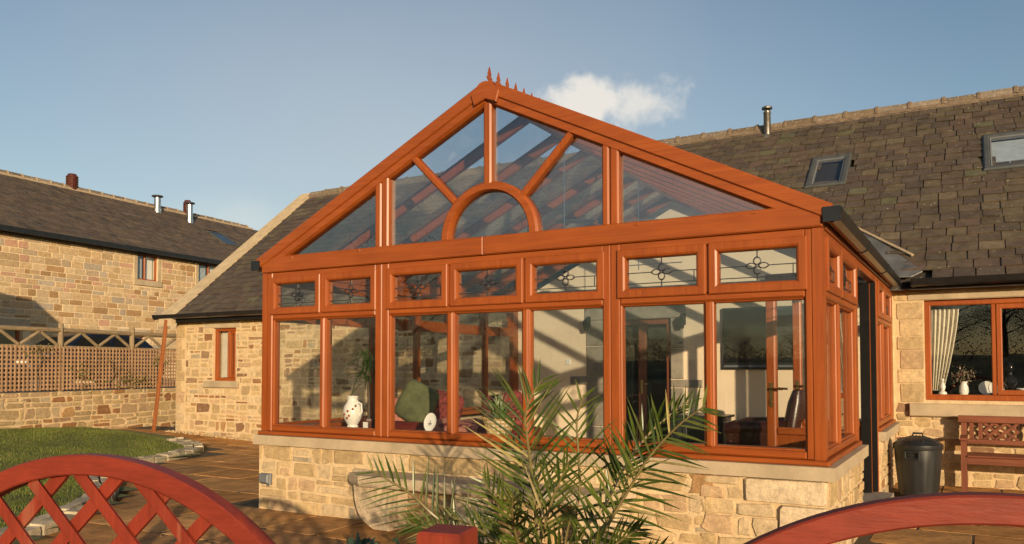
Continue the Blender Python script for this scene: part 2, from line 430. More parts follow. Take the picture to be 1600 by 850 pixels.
def cut(rects, holes):
    for (a0, a1, b0, b1) in holes:
        n = []
        for (u0, u1, v0, v1) in rects:
            if u1 <= a0 or u0 >= a1 or v1 <= b0 or v0 >= b1: n.append((u0, u1, v0, v1)); continue
            if u0 < a0 - .03: n.append((u0, a0, v0, v1))
            if u1 > a1 + .03: n.append((a1, u1, v0, v1))
            if v1 > b1 + .03: n.append((max(u0, a0), min(u1, a1), b1, v1))
            if v0 < b0 - .03: n.append((max(u0, a0), min(u1, a1), v0, b0))
        rects = n
    return rects
def stone_mb(r, T, rc, gap=0.012, proud=(0.006, 0.02), jit=0.16, rnd_=0.25, col=(0.4, 0.3, 0.2)):
    u0, u1, v0, v1 = rc; u0 += gap / 2; u1 -= gap / 2; v0 += gap / 2; v1 -= gap / 2
    w, h = max(u1 - u0, .02), max(v1 - v0, .015); m_ = min(w, h)
    j = lambda: r.uniform(-jit, jit) * m_ * .5
    k = rnd_ * m_
    pts = [(u0 + k, v0), (u1 - k, v0), (u1, v0 + k), (u1, v1 - k), (u1 - k, v1), (u0 + k, v1), (u0, v1 - k), (u0, v0 + k)]
    ins = lambda p: (min(max(p[0] + j(), u0 - gap * .2), u1 + gap * .2), min(max(p[1] + j() * .7, v0 - gap * .2), v1 + gap * .2))
    pts = [ins(p) for p in pts]
    cu, cv = (u0 + u1) / 2, (v0 + v1) / 2
    d = r.uniform(*proud); e = 1 - min(.4, 0.012 / m_ * 1.6)
    e = 1 - min(.22, 0.006 / m_ * 1.6)
    r0 = [(a, b, -0.02) for a, b in pts]
    r1 = [(a, b, d * .45) for a, b in pts]
    r2 = [(cu + (a - cu) * e, cv + (b - cv) * e, d * r.uniform(.85, 1.1)) for a, b in pts]
    mb = MB(T)
    vs = r0 + r1 + r2 + [(cu + j(), cv + j() * .5, d * r.uniform(.95, 1.2))]
    fs = []
    for i in range(2):
        for q in range(8): fs.append((i * 8 + q, i * 8 + (q + 1) % 8, i * 8 + 8 + (q + 1) % 8, i * 8 + 8 + q))
    for q in range(8): fs.append((16 + q, 16 + (q + 1) % 8, 24))
    mb.add(vs, fs, col)
    return mb
def wall_stones(r, T, rects, size=None, **kw):
    pb = kw.pop('pb', .18); pg = kw.pop('pg', .1)
    out = []
    for rc in rects:
        mb = stone_mb(r, T, rc, col=stone_col(r, pb, pg), **kw)
        out.append((mb, T(((rc[0] + rc[1]) / 2, (rc[2] + rc[3]) / 2, 0)), math.sqrt((rc[1] - rc[0]) * (rc[3] - rc[2]))))
    return out

# ================================================================== GROUND
def GZ(x, y):                                     # the patio rises a little towards the far left corner
    return 0.11 * min(max((-5.0 - x) / 3.2, 0), 1)
def LZ(x, y):                                     # the lawn, a low bank towards the garden wall
    return GZ(x, y) + 0.05 + 0.16 * min(max((-6.0 - x) / 3.6, 0), 1) * min(max((5.0 - y) / 3.0, 0), 1)
def sheet(name, mat, xs, ys, zf, kind='structure'):
    m = MB(); nx, ny = len(xs), len(ys)
    m.add([(x, y, zf(x, y)) for y in ys for x in xs], [(j * nx + i, j * nx + i + 1, (j + 1) * nx + i + 1, (j + 1) * nx + i) for j in range(ny - 1) for i in range(nx - 1)])
    m.smooth = True
    o = m.build(name, mat); o['kind'] = kind; return o
struct(MB().box(-400, 400, -400, 400, -1.2, -0.9).build('ground', 'field'))
def hill(x, y):
    d = -y - 14 - 0.15 * abs(x)
    return -0.12 + 2.6 * min(max(d / 55, 0), 1) ** 1.3 + 0.25 * math.sin(x * .05) * min(max(d / 20, 0), 1)
sheet('field', 'field', [i * 10 - 150 for i in range(31)], [-130 + i * 6.0 for i in range(21)], hill)
sheet('field', 'field', [-150 + i * 12 for i in range(12)], [-10 + i * 12 for i in range(14)], lambda x, y: -0.12)
# patio: a bedding sheet with separate flags laid on it
def patio_base(x, y): return GZ(x, y) - 0.005
pat = sheet('patio', 'joint', [-12 + i * 1.0 for i in range(26)], [-9 + i * 1.0 for i in range(16)], patio_base)
r = random.Random(11)
LAWN = [(0.35, -3.2), (-0.37, -2.22), (-0.56, -1.83), (-1.0, -1.19), (-1.38, -.73), (-2.0, -.22), (-2.6, .12), (-3.3, .55), (-3.95, 1.1), (-4.35, 1.7), (-4.42, 2.2), (-4.6, 2.75), (-5.0, 3.35), (-5.55, 3.78), (-6.4, 4.0), (-7.6, 4.16), (-9.6, 4.25)]
def in_lawn(x, y):
    poly = LAWN + [(-9.45, 2.3), (-8.3, -5.5), (0.35, -5.5)]
    c = False; n = len(poly)
    for i in range(n):
        (x1, y1), (x2, y2) = poly[i], poly[(i + 1) % n]
        if (y1 > y) != (y2 > y) and x < (x2 - x1) * (y - y1) / (y2 - y1) + x1: c = not c
    return c
def indoors(x, y): return 0.02 < x < 5.46 and .05 < y
flags = []
def flag_run():
    y = -3.6
    while y < 6.2:
        h = r.choice([.45, .6, .75, .9]); x = -10.2 + r.uniform(0, .5)
        while x < 9.5:
            w = r.choice([.6, .75, .9, 1.2, .6])
            cx, cy = x + w / 2, y + h / 2
            hit = any(in_lawn(px_, py_) for px_, py_ in ((x, y), (x + w, y), (x, y + h), (x + w, y + h))) and in_lawn(cx, cy)
            if not hit and not indoors(cx, cy) and not (cy > 5.35) and not (cx < -8.3 and cy > 5.9):
                T = lambda p: (p[0], p[1], GZ(p[0], p[1]) - 0.03 + p[2])
                base = r.choice([(0.540, 0.266, 0.090), (0.472, 0.230, 0.077), (0.594, 0.313, 0.113), (0.419, 0.224, 0.086), (0.513, 0.283, 0.108), (0.499, 0.248, 0.081), (0.392, 0.212, 0.086)])
                k = r.uniform(.86, 1.12)
                mb = stone_mb(r, T, (x, x + w, y, y + h), gap=.010, proud=(.028, .031), jit=.02, rnd_=.05, col=tuple(q * k for q in base))
                flags.append((mb, (cx, cy, 0), math.sqrt(w * h)))
            x += w
        y += h
flag_run()
pieces(pat, 'paving_stone', 'paving', flags, 'flag', 300, 6)
# gravel strip along the foot of the left house wall
gv = MB(); r = random.Random(12)
for i in range(900):
    x = r.uniform(-8.3, -.1); y = r.uniform(4.98, 5.2); s_ = r.uniform(.012, .028)
    gv.ball((x, y, GZ(x, y) + s_ * .4), (s_, s_ * r.uniform(.7, 1.2), s_ * .7), 5, 3, r.choice(TAN + GREY))
stuff(gv.build('gravel', 'stone'))

# lawn and its stone edging
lw = MB()
xs = [-10 + i * .35 for i in range(31)]; ys = [-5.6 + i * .35 for i in range(31)]
idx = {}
for j, y in enumerate(ys):
    for i, x in enumerate(xs):
        idx[i, j] = len(lw.v); lw.v.append((x, y, LZ(x, y) if True else 0)); lw.c.append((.05, .06, .02))
for j in range(30):
    for i in range(30):
        cx, cy = xs[i] + .175, ys[j] + .175
        if in_lawn(cx, cy): lw.f.append((idx[i, j], idx[i + 1, j], idx[i + 1, j + 1], idx[i, j + 1]))
lw.smooth = True
lawn = struct(lw.build('lawn', 'soil'))
nr = np.random.default_rng(5)
N = 240000
gx = nr.uniform(-10, .4, N); gy = nr.uniform(-4.4, 4.4, N)
keep = np.array([in_lawn(a, b) and in_lawn(a + .24, b + .18) and in_lawn(a + .3, b - .05) and in_lawn(a, b + .2) for a, b in zip(gx, gy)]); gx, gy = gx[keep], gy[keep]
n = len(gx); gz = np.array([LZ(a, b) for a, b in zip(gx, gy)])
pat_n = np.sin(gx * 3.1 + np.sin(gy * 2.3) * 2) * np.sin(gy * 2.7 + gx) * .5 + .5
hh = nr.uniform(.014, .034, n) * (.8 + .4 * pat_n); an = nr.uniform(0, 6.283, n); wd = nr.uniform(.003, .006, n); le = nr.uniform(0, .02, n); la = nr.uniform(0, 6.283, n)
V = np.empty((n, 3, 3))
V[:, 0] = np.stack([gx - np.cos(an) * wd, gy - np.sin(an) * wd, gz - .005], 1)
V[:, 1] = np.stack([gx + np.cos(an) * wd, gy + np.sin(an) * wd, gz - .005], 1)
V[:, 2] = np.stack([gx + np.cos(la) * le, gy + np.sin(la) * le, gz + hh], 1)
me = bpy.data.meshes.new('grass'); me.vertices.add(n * 3); me.vertices.foreach_set('co', V.ravel())
me.loops.add(n * 3); me.loops.foreach_set('vertex_index', np.arange(n * 3)); me.polygons.add(n); me.polygons.foreach_set('loop_start', np.arange(n) * 3)
me.update()
gc = np.ones((n, 3, 4), np.float32); kk = (nr.uniform(.7, 1.25, n) * (.75 + .5 * pat_n))[:, None]
base = np.where(nr.random(n)[:, None] < .12, np.array([[.22, .19, .07]]), np.array([[.135, .17, .024]])) * kk
gc[:, :, :3] = base[:, None, :]
a_ = me.color_attributes.new('col', 'FLOAT_COLOR', 'POINT'); a_.data.foreach_set('color', gc.ravel()); me.materials.append(M['grass'])
gro = bpy.data.objects.new('grass', me); COL.objects.link(gro); stuff(gro)
edge = bpy.data.objects.new('lawn_edging', None); COL.objects.link(edge); struct(edge); WORLD[edge.name] = Vector((0, 0, 0))
r = random.Random(14)
def walk(poly, step):
    out = []; acc = 0; pts = []
    P = [Vector((*p, 0)) for p in poly]
    d = [0]
    for a, b in zip(P, P[1:]): d.append(d[-1] + (b - a).length)
    s_ = 0
    def at(s_):
        for i in range(len(P) - 1):
            if s_ <= d[i + 1]: return P[i].lerp(P[i + 1], (s_ - d[i]) / (d[i + 1] - d[i]))
        return P[-1]
    while s_ < d[-1]:
        l = r.uniform(*step); out.append((at(s_), at(min(s_ + l, d[-1])))); s_ += l
    return out
its = []
for off, st in ((0.0, (.2, .40)), (.165, (.24, .46))):
    for a, b in walk(LAWN[:15], st):
        t = (b - a); L = t.length
        if L < .08: continue
        t.normalize(); nrm = Vector((-t.y, t.x, 0)) * -1
        if in_lawn(*(a + nrm * .1)[:2]) is False: nrm = -nrm
        o_ = a + nrm * off
        T = lambda p, o_=o_, t=t, nrm=nrm: (o_.x + t.x * p[0] + nrm.x * p[1], o_.y + t.y * p[0] + nrm.y * p[1], LZ(o_.x, o_.y) - .022 + p[2])
        g = r.uniform(.7, 1.15); c = r.choice([(.50, .42, .29), (.46, .39, .28), (.54, .45, .31), (.40, .35, .25)])
        mb = stone_mb(r, T, (0, L, 0, .16), gap=.010, proud=(.055, .075), jit=.16, rnd_=.14, col=tuple(q * g for q in c))
        mb2 = MB(); mb2.v, mb2.f, mb2.c = mb.v, mb.f, mb.c
        for q in range(8): mb2.v[q] = (mb2.v[q][0], mb2.v[q][1], GZ(o_.x, o_.y) - .03)
        its.append((mb2, tuple(o_), math.sqrt(L * .14)))
pieces(edge, 'edging_stone', 'edging', its, 'stone', 200, 6)

# ================================================================== BUNGALOW
HX0, HX1, HY = -8.22, 10.5, 5.23
EZ, EY, RM, RY = 2.50, 5.0, 0.82, 8.95            # eaves height and line, roof slope, ridge line
RZ = EZ + (RY - EY) * RM
house = thing('stone_bungalow', 'long low sandstone bungalow with a dark slate roof behind the conservatory', 'house', (1.0, 7.5, 0))
r = random.Random(21)
def wallbox(name, x0, x1, y0, y1, z0, z1, mat='mortar', parent=house): return MB().box(x0, x1, y0, y1, z0, z1).build(name, mat, parent)
WL = (-7.09, -6.41, 1.17, 2.24); WR = (5.84, 8.35, 1.03, 2.26)
def holed_wall(name, x0, x1, z0, z1, holes, mat='mortar', y=HY, th=.3, parent=house):
    m = MB(face_front(y)); xs = sorted({x0, x1, *[h[0] for h in holes], *[h[1] for h in holes]}); zs = sorted({z0, z1, *[h[2] for h in holes], *[h[3] for h in holes]})
    for a, b in zip(xs, xs[1:]):
        for c, d in zip(zs, zs[1:]):
            if any(h[0] <= a and b <= h[1] and h[2] <= c and d <= h[3] for h in holes): continue
            m.box(a, b, c, d, -th, 0)
    return m.build(name, mat, parent)
wallL = holed_wall('wall', HX0, -0.002, -.1, EZ + .02, [WL])
wallR = holed_wall('wall', 5.484, HX1, -.1, EZ + .02, [WR])
T = face_front(HY)
rl = courses(r, HX0, -.03, 0, EZ, (.12, .24), (.16, .46), thin=.5)
holes_l = [(WL[0] - .26, WL[1] + .14, 2.24, 2.41), (WL[0] - .24, WL[1] + .12, 1.02, 1.18), WL, (HX0, HX0 + .30, 0, EZ)]
st = wall_stones(r, T, cut(rl, holes_l), pb=.22, pg=.05, jit=.55, rnd_=.2, gap=.03, proud=(.002, .009))
z = 0; k = 0
while z < EZ - .03:                                # quoins on the corner
    h = min(r.uniform(.2, .3), EZ - z); w = .42 if k % 2 else .27
    st += wall_stones(r, T, [(HX0, HX0 + w * .7 if w < .3 else HX0 + .29, z, z + h)], pb=0, pg=0, jit=.06, rnd_=.08, proud=(.008, .014)); z += h; k += 1
pieces(wallL, 'stone', 'stonework', st, 'stone', 170, 7)
rr_ = courses(r, 5.5, 8.9, 0, 1.0, (.09, .2), (.16, .5), thin=.3)
hr_ = [(5.66, 8.6, .83, 1.03), WR]
st = wall_stones(r, T, cut(rr_, hr_), pb=.14, pg=.05, jit=.5, rnd_=.2, gap=.02, proud=(.003, .014))
z = 1.0; k = 0
jamb = []
for h in (.235, .175, .24, .165, .215, .21):
    jamb.append((5.53 if k % 2 else 5.56, 5.835, z, min(z + h, 2.255))); z += h; k += 1
jamb.append((5.5, 5.65, 2.26, 2.42))
st += wall_stones(r, T, jamb, pb=0, pg=.0, jit=.04, rnd_=.06, gap=.008, proud=(.008, .013))
st += wall_stones(r, T, cut(courses(r, 8.36, HX1, 0, EZ, (.12, .24), (.2, .5)), [(8.3, 8.6, 2.2, 2.5)]), jit=.25)
pieces(wallR, 'stone', 'stonework', st, 'stone', 120, 7)
MB(T).rect(WL[0] - .25, WL[1] + .13, 2.245, 2.405, -.1, .012, .01).build('lintel', 'sill', house)
MB(T).rect(WL[0] - .23, WL[1] + .11, 1.035, 1.165, -.1, .06, .01).build('window_sill', 'sill', house)
MB(T).rect(5.655, 8.6, 2.263, 2.415, -.1, .012, .008).build('lintel', 'sill', house)
MB(T).rect(5.66, 8.6, .832, .99, -.1, .075, .012).build('window_sill', 'sill', house)
MB().box(HX0, HX0 + .3, HY + .001, 12.7, -.1, EZ).build('gable_wall', 'mortar', house)
gp = MB().prism([(HX0, 5.25, EZ), (HX0, RY, RZ - .1), (HX0, 2 * RY - 5.25, EZ)], (.3, 0, 0)).build('gable_wall', 'mortar', house)

def casement(T, u0, u1, v0, v1, parts, w=-.06, fw=.075, parent=house, oak='oak_z', pane='glass', sash=()):
    """a timber window set back in its opening: outer frame, mullions, a pane per light"""
    m = MB(T); m.frame(u0, u1, v0, v1, fw, w - .07, w, .004, .012)
    f = m.build('window_frame', oak, parent)
    us = [u0 + fw] + list(parts) + [u1 - fw]
    for a in parts: MB(T).rect(a - .025, a + .025, v0 + fw, v1 - fw, w - .06, w + .004, .008).build('mullion', oak, f)
    for i, (a, b) in enumerate(zip(us, us[1:])):
        a2 = a + (.025 if i else 0); b2 = b - (.025 if i < len(parts) else 0)
        if i in sash:
            MB(T).frame(a2 + .002, b2 - .002, v0 + fw + .002, v1 - fw - .002, .06, w - .05, w + .012, .005, .012).build('sash', oak, f)
            a2 += .058; b2 -= .058; g0, g1 = v0 + fw + .058, v1 - fw - .058
        else: g0, g1 = v0 + fw, v1 - fw
        MB(T).box(a2, b2, g0, g1, w - .045, w - .037).build('pane', pane, f)
    return f
casement(T, *WL, [WL[0] + .39], sash=(1,), fw=.065)
casement(T, *WR, [6.575, 7.5], sash=(1,), fw=.07)
MB(T).box(7.0, 7.3, 2.165, 2.18, -.048, -.03).build('trickle_vent', 'plank', house)
# rooms behind the two windows
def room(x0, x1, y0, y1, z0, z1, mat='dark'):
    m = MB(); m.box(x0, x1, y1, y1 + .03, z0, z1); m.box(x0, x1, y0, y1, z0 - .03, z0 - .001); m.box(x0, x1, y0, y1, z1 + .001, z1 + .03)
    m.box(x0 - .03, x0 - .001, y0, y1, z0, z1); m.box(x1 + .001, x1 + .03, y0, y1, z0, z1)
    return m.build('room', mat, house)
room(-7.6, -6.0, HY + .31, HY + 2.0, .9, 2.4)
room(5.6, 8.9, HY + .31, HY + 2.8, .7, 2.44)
MB().box(WR[0], WR[1], HY + .12, HY + .42, 1.0, 1.09).build('inner_sill', 'blindlin', house)
b_ = MB(T); b_.box(-7.02, -6.74, 1.24, 2.18, -.2, -.18); b_.box(-6.68, -6.49, 1.24, 1.75, -.2, -.18)
b_.build('blind', 'blindlin', house)
# roof: a deck and its slates
deck = MB(); deck.col = (.055, .046, .040)
dk = lambda y, o: EZ + (y - EY) * RM + o
deck.prism([(HX0 - .2, EY + .02, dk(EY + .02, -.14)), (HX0 - .2, EY + .02, dk(EY + .02, -.05)), (HX0 - .2, RY, RZ - .05), (HX0 - .2, 2 * RY - EY, EZ - .05), (HX0 - .2, 2 * RY - EY, EZ - .14), (HX0 - .2, RY, RZ - .2)], (HX1 - HX0 + .2, 0, 0))
# inside the conservatory the deck stops at the plaster wall
roof = deck.build('roof', 'slate', house)
nrm = Vector((0, -RM, 1)).normalized(); slp = Vector((0, 1, RM)).normalized()
r = random.Random(31)
SL = [(0.095, 0.072, 0.050), (0.103, 0.076, 0.052), (0.086, 0.067, 0.049), (0.106, 0.083, 0.053), (0.081, 0.063, 0.048), (0.098, 0.069, 0.050), (0.100, 0.080, 0.050)]
LITE = [(0.117, 0.109, 0.061), (0.136, 0.105, 0.068), (0.109, 0.103, 0.061)]
CY0, CS = EY - .02, .49                            # the conservatory roof covers the slates inside its valleys
def under_cons(x, y):
    z = EZ + (y - EY) * RM
    if abs(x - 2.74) > 2.25 and abs(x - 2.74) + y < 8.13: return True      # the lead valley
    return z < 3.91 - CS * abs(x - 2.74) + .03
gauge = .192; rows = int((RY - EY) * math.sqrt(1 + RM * RM) / gauge) + 1
its = []
def slate_mb(r, o, ax, slp, nrm, w, l, th, lift, col):
    e = [r.uniform(-.006, .006) for _ in range(8)]
    tl = r.uniform(-.004, .004); lf = lift + r.uniform(0, .008)
    P = lambda a, b, c: tuple(o + ax * a + slp * b + nrm * c)
    m = MB()
    bot = [P(.006 + e[0], e[1], lf + tl), P(w - .006 + e[2], e[3], lf - tl), P(w - .006, l, .004), P(.006, l, .004)]
    top = [P(.006 + e[0], e[1], lf + th + tl), P(w - .006 + e[2], e[3], lf + th - tl), P(w - .006, l, .004 + th), P(.006, l, .004 + th)]
    if r.random() < .18:                            # a broken corner
        bot[0] = P(.003, .03, lf); top[0] = P(.003, .03, lf + th)
    return m.rings([bot, top], col=col)
for k in range(rows):
    s0 = k * gauge; x = HX0 + .02 - r.uniform(0, .3); wk = .262 - .03 * k / rows
    while x < HX1 - .3:
        w = wk * r.uniform(.84, 1.16)
        o = Vector((x, EY - .04, EZ - .03)) + slp * s0
        c = o + Vector((w / 2, 0, 0)) + slp * .1
        x += w
        if c.y > RY - .02 or c.x < HX0 + .1: continue
        if under_cons(c.x, c.y) : continue
        if any(a + .02 < c.x < b - .02 and y0 - .0 < c.y < y1 - .02 for a, b, y0, y1 in ((4.16, 4.73, 7.03, 7.76), (6.53, 7.28, 6.98, 7.82))): continue
        col = r.choice(LITE) if r.random() < .045 else r.choice(SL); g = r.uniform(.88, 1.12)
        l = min(gauge * 1.9, (RY - o.y) / slp.y)
        its.append((slate_mb(r, o, Vector((1, 0, 0)), slp, nrm, w, l, .014, .026, tuple(q * g for q in col)), tuple(c), math.sqrt(w * gauge) * (1.0 if c.x > 0 else .8)))
pieces(roof, 'slate', 'slating', its, 'slate', 300, 8, hidden=lambda c: -7.2 < c[0] < 2.7 and c[1] < RY - .6)
# ridge tiles bedded in mortar
def ridge_line(parent, p0, p1, w, mat, mm, seg, r, up=.07, limit=60):
    p0, p1 = Vector(p0), Vector(p1); L = (p1 - p0).length; t = (p1 - p0).normalized(); sd = Vector((-t.y, t.x, 0))
    n = int(L / seg); bed = MB()
    for i in range(n):
        a = p0 + t * (i * seg); b = p0 + t * ((i + 1) * seg - .012)
        dz = r.uniform(-.008, .008); k = r.uniform(.8, 1.15); c = tuple(q * k for q in r.choice([(.20, .155, .105), (.165, .125, .095), (.23, .185, .14), (.185, .135, .085)]))
        prof = [(-w, -.05), (-w * .62, up * .35), (-w * .25, up * .9), (0, up), (w * .25, up * .9), (w * .62, up * .35), (w, -.05)]
        mk = lambda q, sc=1.0, e=0: [tuple(q + sd * u * sc + Vector((0, 0, v * sc + dz + e))) for u, v in prof]
        m = MB().rings([mk(a), mk(b)], col=c)
        m.build('ridge_tile', mat, parent)
        q = b + t * .006                            # a lump of mortar at each joint
        bed.rings([mk(q - t * .035, 1.06, .0), mk(q - t * .02, 1.08, .014), mk(q + t * .02, 1.08, .015), mk(q + t * .035, 1.06, 0)], col=(.4, .3, .2))
    for s_ in (-1, 1):
        q = [tuple(p0 + sd * s_ * w * .9 + Vector((0, 0, -.02))), tuple(p0 + sd * s_ * w * 1.25 + Vector((0, 0, -.11))), tuple(p0 + sd * s_ * w * .5 + Vector((0, 0, -.1)))]
        bed.prism(q, t * L)
    bed.build('ridge_bedding', mm, parent)
ridge_line(roof, (HX0 + .22, RY, RZ + .02), (HX1 - .1, RY, RZ + .02), .13, 'ridge', 'ridgemortar', .5, random.Random(3), .09)
# coping on the left gable
cp = MB()
for i in range(6):
    a, b = i / 6, (i + 1) / 6 - .004
    ya, yb = EY - .1 + a * (RY - EY + .12), EY - .1 + b * (RY - EY + .12)
    q = lambda y, x, o: (x, y, EZ + (y - EY) * RM + o)
    MB().rings([[q(ya, HX0 - .14, -.12), q(ya, HX0 + .27, -.12), q(ya, HX0 + .27, .07), q(ya, HX0 - .14, .09)], [q(yb, HX0 - .14, -.12), q(yb, HX0 + .27, -.12), q(yb, HX0 + .27, .07), q(yb, HX0 - .14, .09)]]).build('coping_stone', 'coping', roof)
MB().prism([(HX0 - .14, RY, RZ + .09), (HX0 - .14, 2 * RY - EY, EZ + .09), (HX0 - .14, 2 * RY - EY, EZ - .1), (HX0 - .14, RY, RZ - .1)], (.4, 0, 0)).build('coping_stone', 'coping', roof)
# gutters
def gutter(p0, p1, out, r_=.06, parent=house, name='gutter'):
    p0, p1, out = Vector(p0), Vector(p1), Vector(out)
    prof = [(0, 0), (0, -.05), (.02, -.085), (.06, -.095), (.1, -.075), (.115, -.03), (.122, .0), (.112, .0), (.104, -.03), (.09, -.062), (.06, -.08), (.025, -.072), (.01, -.045), (.01, 0)]
    mk = lambda c: [tuple(c + out * u + Vector((0, 0, v))) for u, v in prof]
    m = MB().rings([mk(p0), mk(p1)], col=(0, 0, 0)); m.smooth = True
    g = m.build(name, 'blackpl', parent)
    L = (p1 - p0).length; t = (p1 - p0).normalized(); n = int(L / 1.7)
    for i in range(n + 1):
        c = p0 + t * min(max(i * 1.7, .03), L - .03)
        MB().rings([[tuple(c + t * s_ + out * u * 1.06 + Vector((0, 0, v * 1.06 - .001))) for u, v in prof[:7]] + [tuple(c + t * s_ + out * .12 + Vector((0, 0, .006))), tuple(c + t * s_ + Vector((0, 0, .006)))] for s_ in (-.016, .016)]).build('gutter_bracket', 'blackpl', g)
    return g
gutter((HX0 - .32, 4.985, 2.535), (-.13, 4.985, 2.535), (0, -1, 0))
gutter((5.72, 4.985, 2.50), (HX1, 4.985, 2.50), (0, -1, 0))
wallbox('fascia', HX0 - .18, -.15, 5.0, 5.225, 2.385, 2.47, 'matteblack')
wallbox('fascia', 5.62, HX1, 5.0, 5.225, 2.40, 2.47, 'matteblack')
# roof windows
def rooflight(x0, x1, y0, y1, parent, inner, frame='skyframe'):
    o = Vector(((x0 + x1) / 2, (y0 + y1) / 2, 0)); o.z = EZ + (o.y - EY) * RM
    T = lambda p: tuple(o + Vector((1, 0, 0)) * p[0] + slp * p[1] + nrm * p[2])
    hw = (x1 - x0) / 2; hl = (y1 - y0) / 2 * math.sqrt(1 + RM * RM)
    m = MB(T); m.frame(-hw, hw, -hl, hl, .085, -.02, .075, .02, .015); f = m.build('roof_window', frame, parent)
    MB(T).rect(-hw - .04, hw + .04, -hl - .10, -hl - .003, -.02, .03, .01).build('flashing', frame, f)
    MB(T).frame(-hw + .088, hw - .088, -hl + .088, hl - .088, .022, 0, .058, .004, .012).build('sash', 'greyplastic', f)
    MB(T).box(-hw + .1, hw - .1, -hl + .1, hl - .1, .035, .043).build('pane', 'glass', f)
    MB(T).box(-hw + .1, hw - .1, -hl + .1, hl - .1, -.035, -.025).build('blind', inner, f)
rooflight(4.14, 4.735, 7.01, 7.78, roof, 'dark'); rooflight(6.52, 7.3, 6.97, 7.82, roof, 'bluepane')
# flue
fl = MB(); fx, fy, fz = 3.21, 8.76, 5.56
fl.lathe([(.062, -.15), (.062, .42), (.066, .425), (.066, .45), (.05, .455), (.05, .47)], (fx, fy, fz), 18); fl.smooth = True
flue = fl.build('flue', 'darksteel', roof)
c_ = MB(); c_.lathe([(.07, .50), (.092, .505), (.092, .535), (.05, .555)], (fx, fy, fz), 18)
for k in range(3): c_.box(fx + .05 * math.cos(k * 2.1) - .006, fx + .05 * math.cos(k * 2.1) + .006, fy + .05 * math.sin(k * 2.1) - .006, fy + .05 * math.sin(k * 2.1) + .006, fz + .44, fz + .51)
c_.build('flue_cap', 'darksteel', flue)
MB().lathe([(.15, -.2), (.13, -.06), (.07, .03)], (fx, fy - .02, fz), 16).build('flue_flashing', 'leadsheet', flue)
# lead valley between the conservatory roof and the slates, with its bedded edge
def rp(x, y, o=.03): return (x, y, EZ + (y - EY) * RM + o)
vl = MB()
vl.rings([[rp(5.05, 5.95, .045), rp(5.84, 5.07, .04), rp(5.72, 4.99, .04), rp(5.45, 4.99, .045), rp(4.9, 5.6, .045)], [rp(5.05, 5.95, .062), rp(5.84, 5.07, .05), rp(5.72, 4.99, .05), rp(5.45, 4.99, .06), rp(4.9, 5.6, .062)]])
vl.build('valley_flashing', 'leadsheet', house)
MB().bar(rp(4.55, 6.32, .075), rp(5.72, 5.33, .07), .04, .025, nrm, .006).build('valley_edge', 'ridgebuff', house)
MB().bar(rp(.93, 6.32, .075), rp(-.25, 5.30, .075), .05, .035, nrm, .006).build('valley_edge', 'pot', house)

# ================================================================== CONSERVATORY
CW, CD = 5.48, 5.2
cons = thing('conservatory', 'orange-brown timber effect conservatory with a sunburst gable and leaded top lights', 'conservatory', (2.74, 2.6, 0))
FF, FR, FL = face_front(0.0), face_right(CW), face_left(0.0)
# --- dwarf wall with its stones and sawn sill
dwarf = MB().box(-.012, 5.5, -.018, .26, -.1, .655).build('dwarf_wall', 'mortar', cons)
dwarf_r = MB().box(5.24, 5.5, .262, 1.84, -.1, .655).build('dwarf_wall', 'mortar', cons)
MB().box(5.24, 5.5, 3.44, 5.22, -.1, .655).build('dwarf_wall', 'mortar', cons)
MB().box(-.012, .24, .262, 5.22, -.1, .655).build('dwarf_wall', 'mortar', cons)
r = random.Random(41)
TF, TR, TL = face_front(-.018), face_right(5.5), face_left(-.012)
rects = courses(r, .0, 4.72, 0, .65, (.085, .17), (.13, .44), thin=.22)
quo = [(4.66, 5.5, .50, .652), (4.95, 5.5, .20, .335), (4.72, 4.95, .335, .50), (4.955, 5.5, .338, .498)]
quo = [(4.93, 5.5, .475, .652), (5.17, 5.5, .25, .47)]
rects = cut(rects + courses(r, 4.6, 5.5, 0, .65, (.1, .16), (.2, .4)), [(.02, .24, .24, .37), *quo])
st = wall_stones(r, TF, rects, pb=.03, pg=.03, jit=.5, rnd_=.18, gap=.018, proud=(.004, .018))
for q in quo: 
    mb = stone_mb(r, TF, q, gap=.012, proud=(.026, .036), jit=.1, rnd_=.08, col=(.64, .51, .34)); st.append((mb, (q[0], 0, q[2]), .4))
st += wall_stones(r, TR, courses(r, 0, 1.84, 0, .65, (.1, .2), (.15, .4)), pb=.12, pg=.05, jit=.25, gap=.022)
st += wall_stones(r, TR, courses(r, 3.44, 5.2, 0, .65, (.1, .2), (.15, .4)), pb=.12, pg=.05, jit=.25, gap=.022)
pieces(dwarf, 'stone', 'stonework', st, 'stone', 300, 6)
for a, b in ((-.045, 1.755), (1.76, 3.7), (3.705, 5.555)):
    MB().box(a, b, -.075, .27, .655, .75).build('sill_stone', 'sill', cons)
MB().box(5.22, 5.554, .272, 1.86, .655, .749).build('sill_stone', 'sill', cons)
MB().box(5.22, 5.554, 3.43, 5.215, .655, .749).build('sill_stone', 'sill', cons)
MB().box(-.045, .27, .272, 5.215, .655, .749).build('sill_stone', 'sill', cons)
MB().box(.2, 5.28, .2, 5.2, -.06, .10).build('floor', 'floor', cons)
MB().box(5.2, 5.62, 1.86, 3.43, -.05, .12).build('door_step', 'greystone', cons)

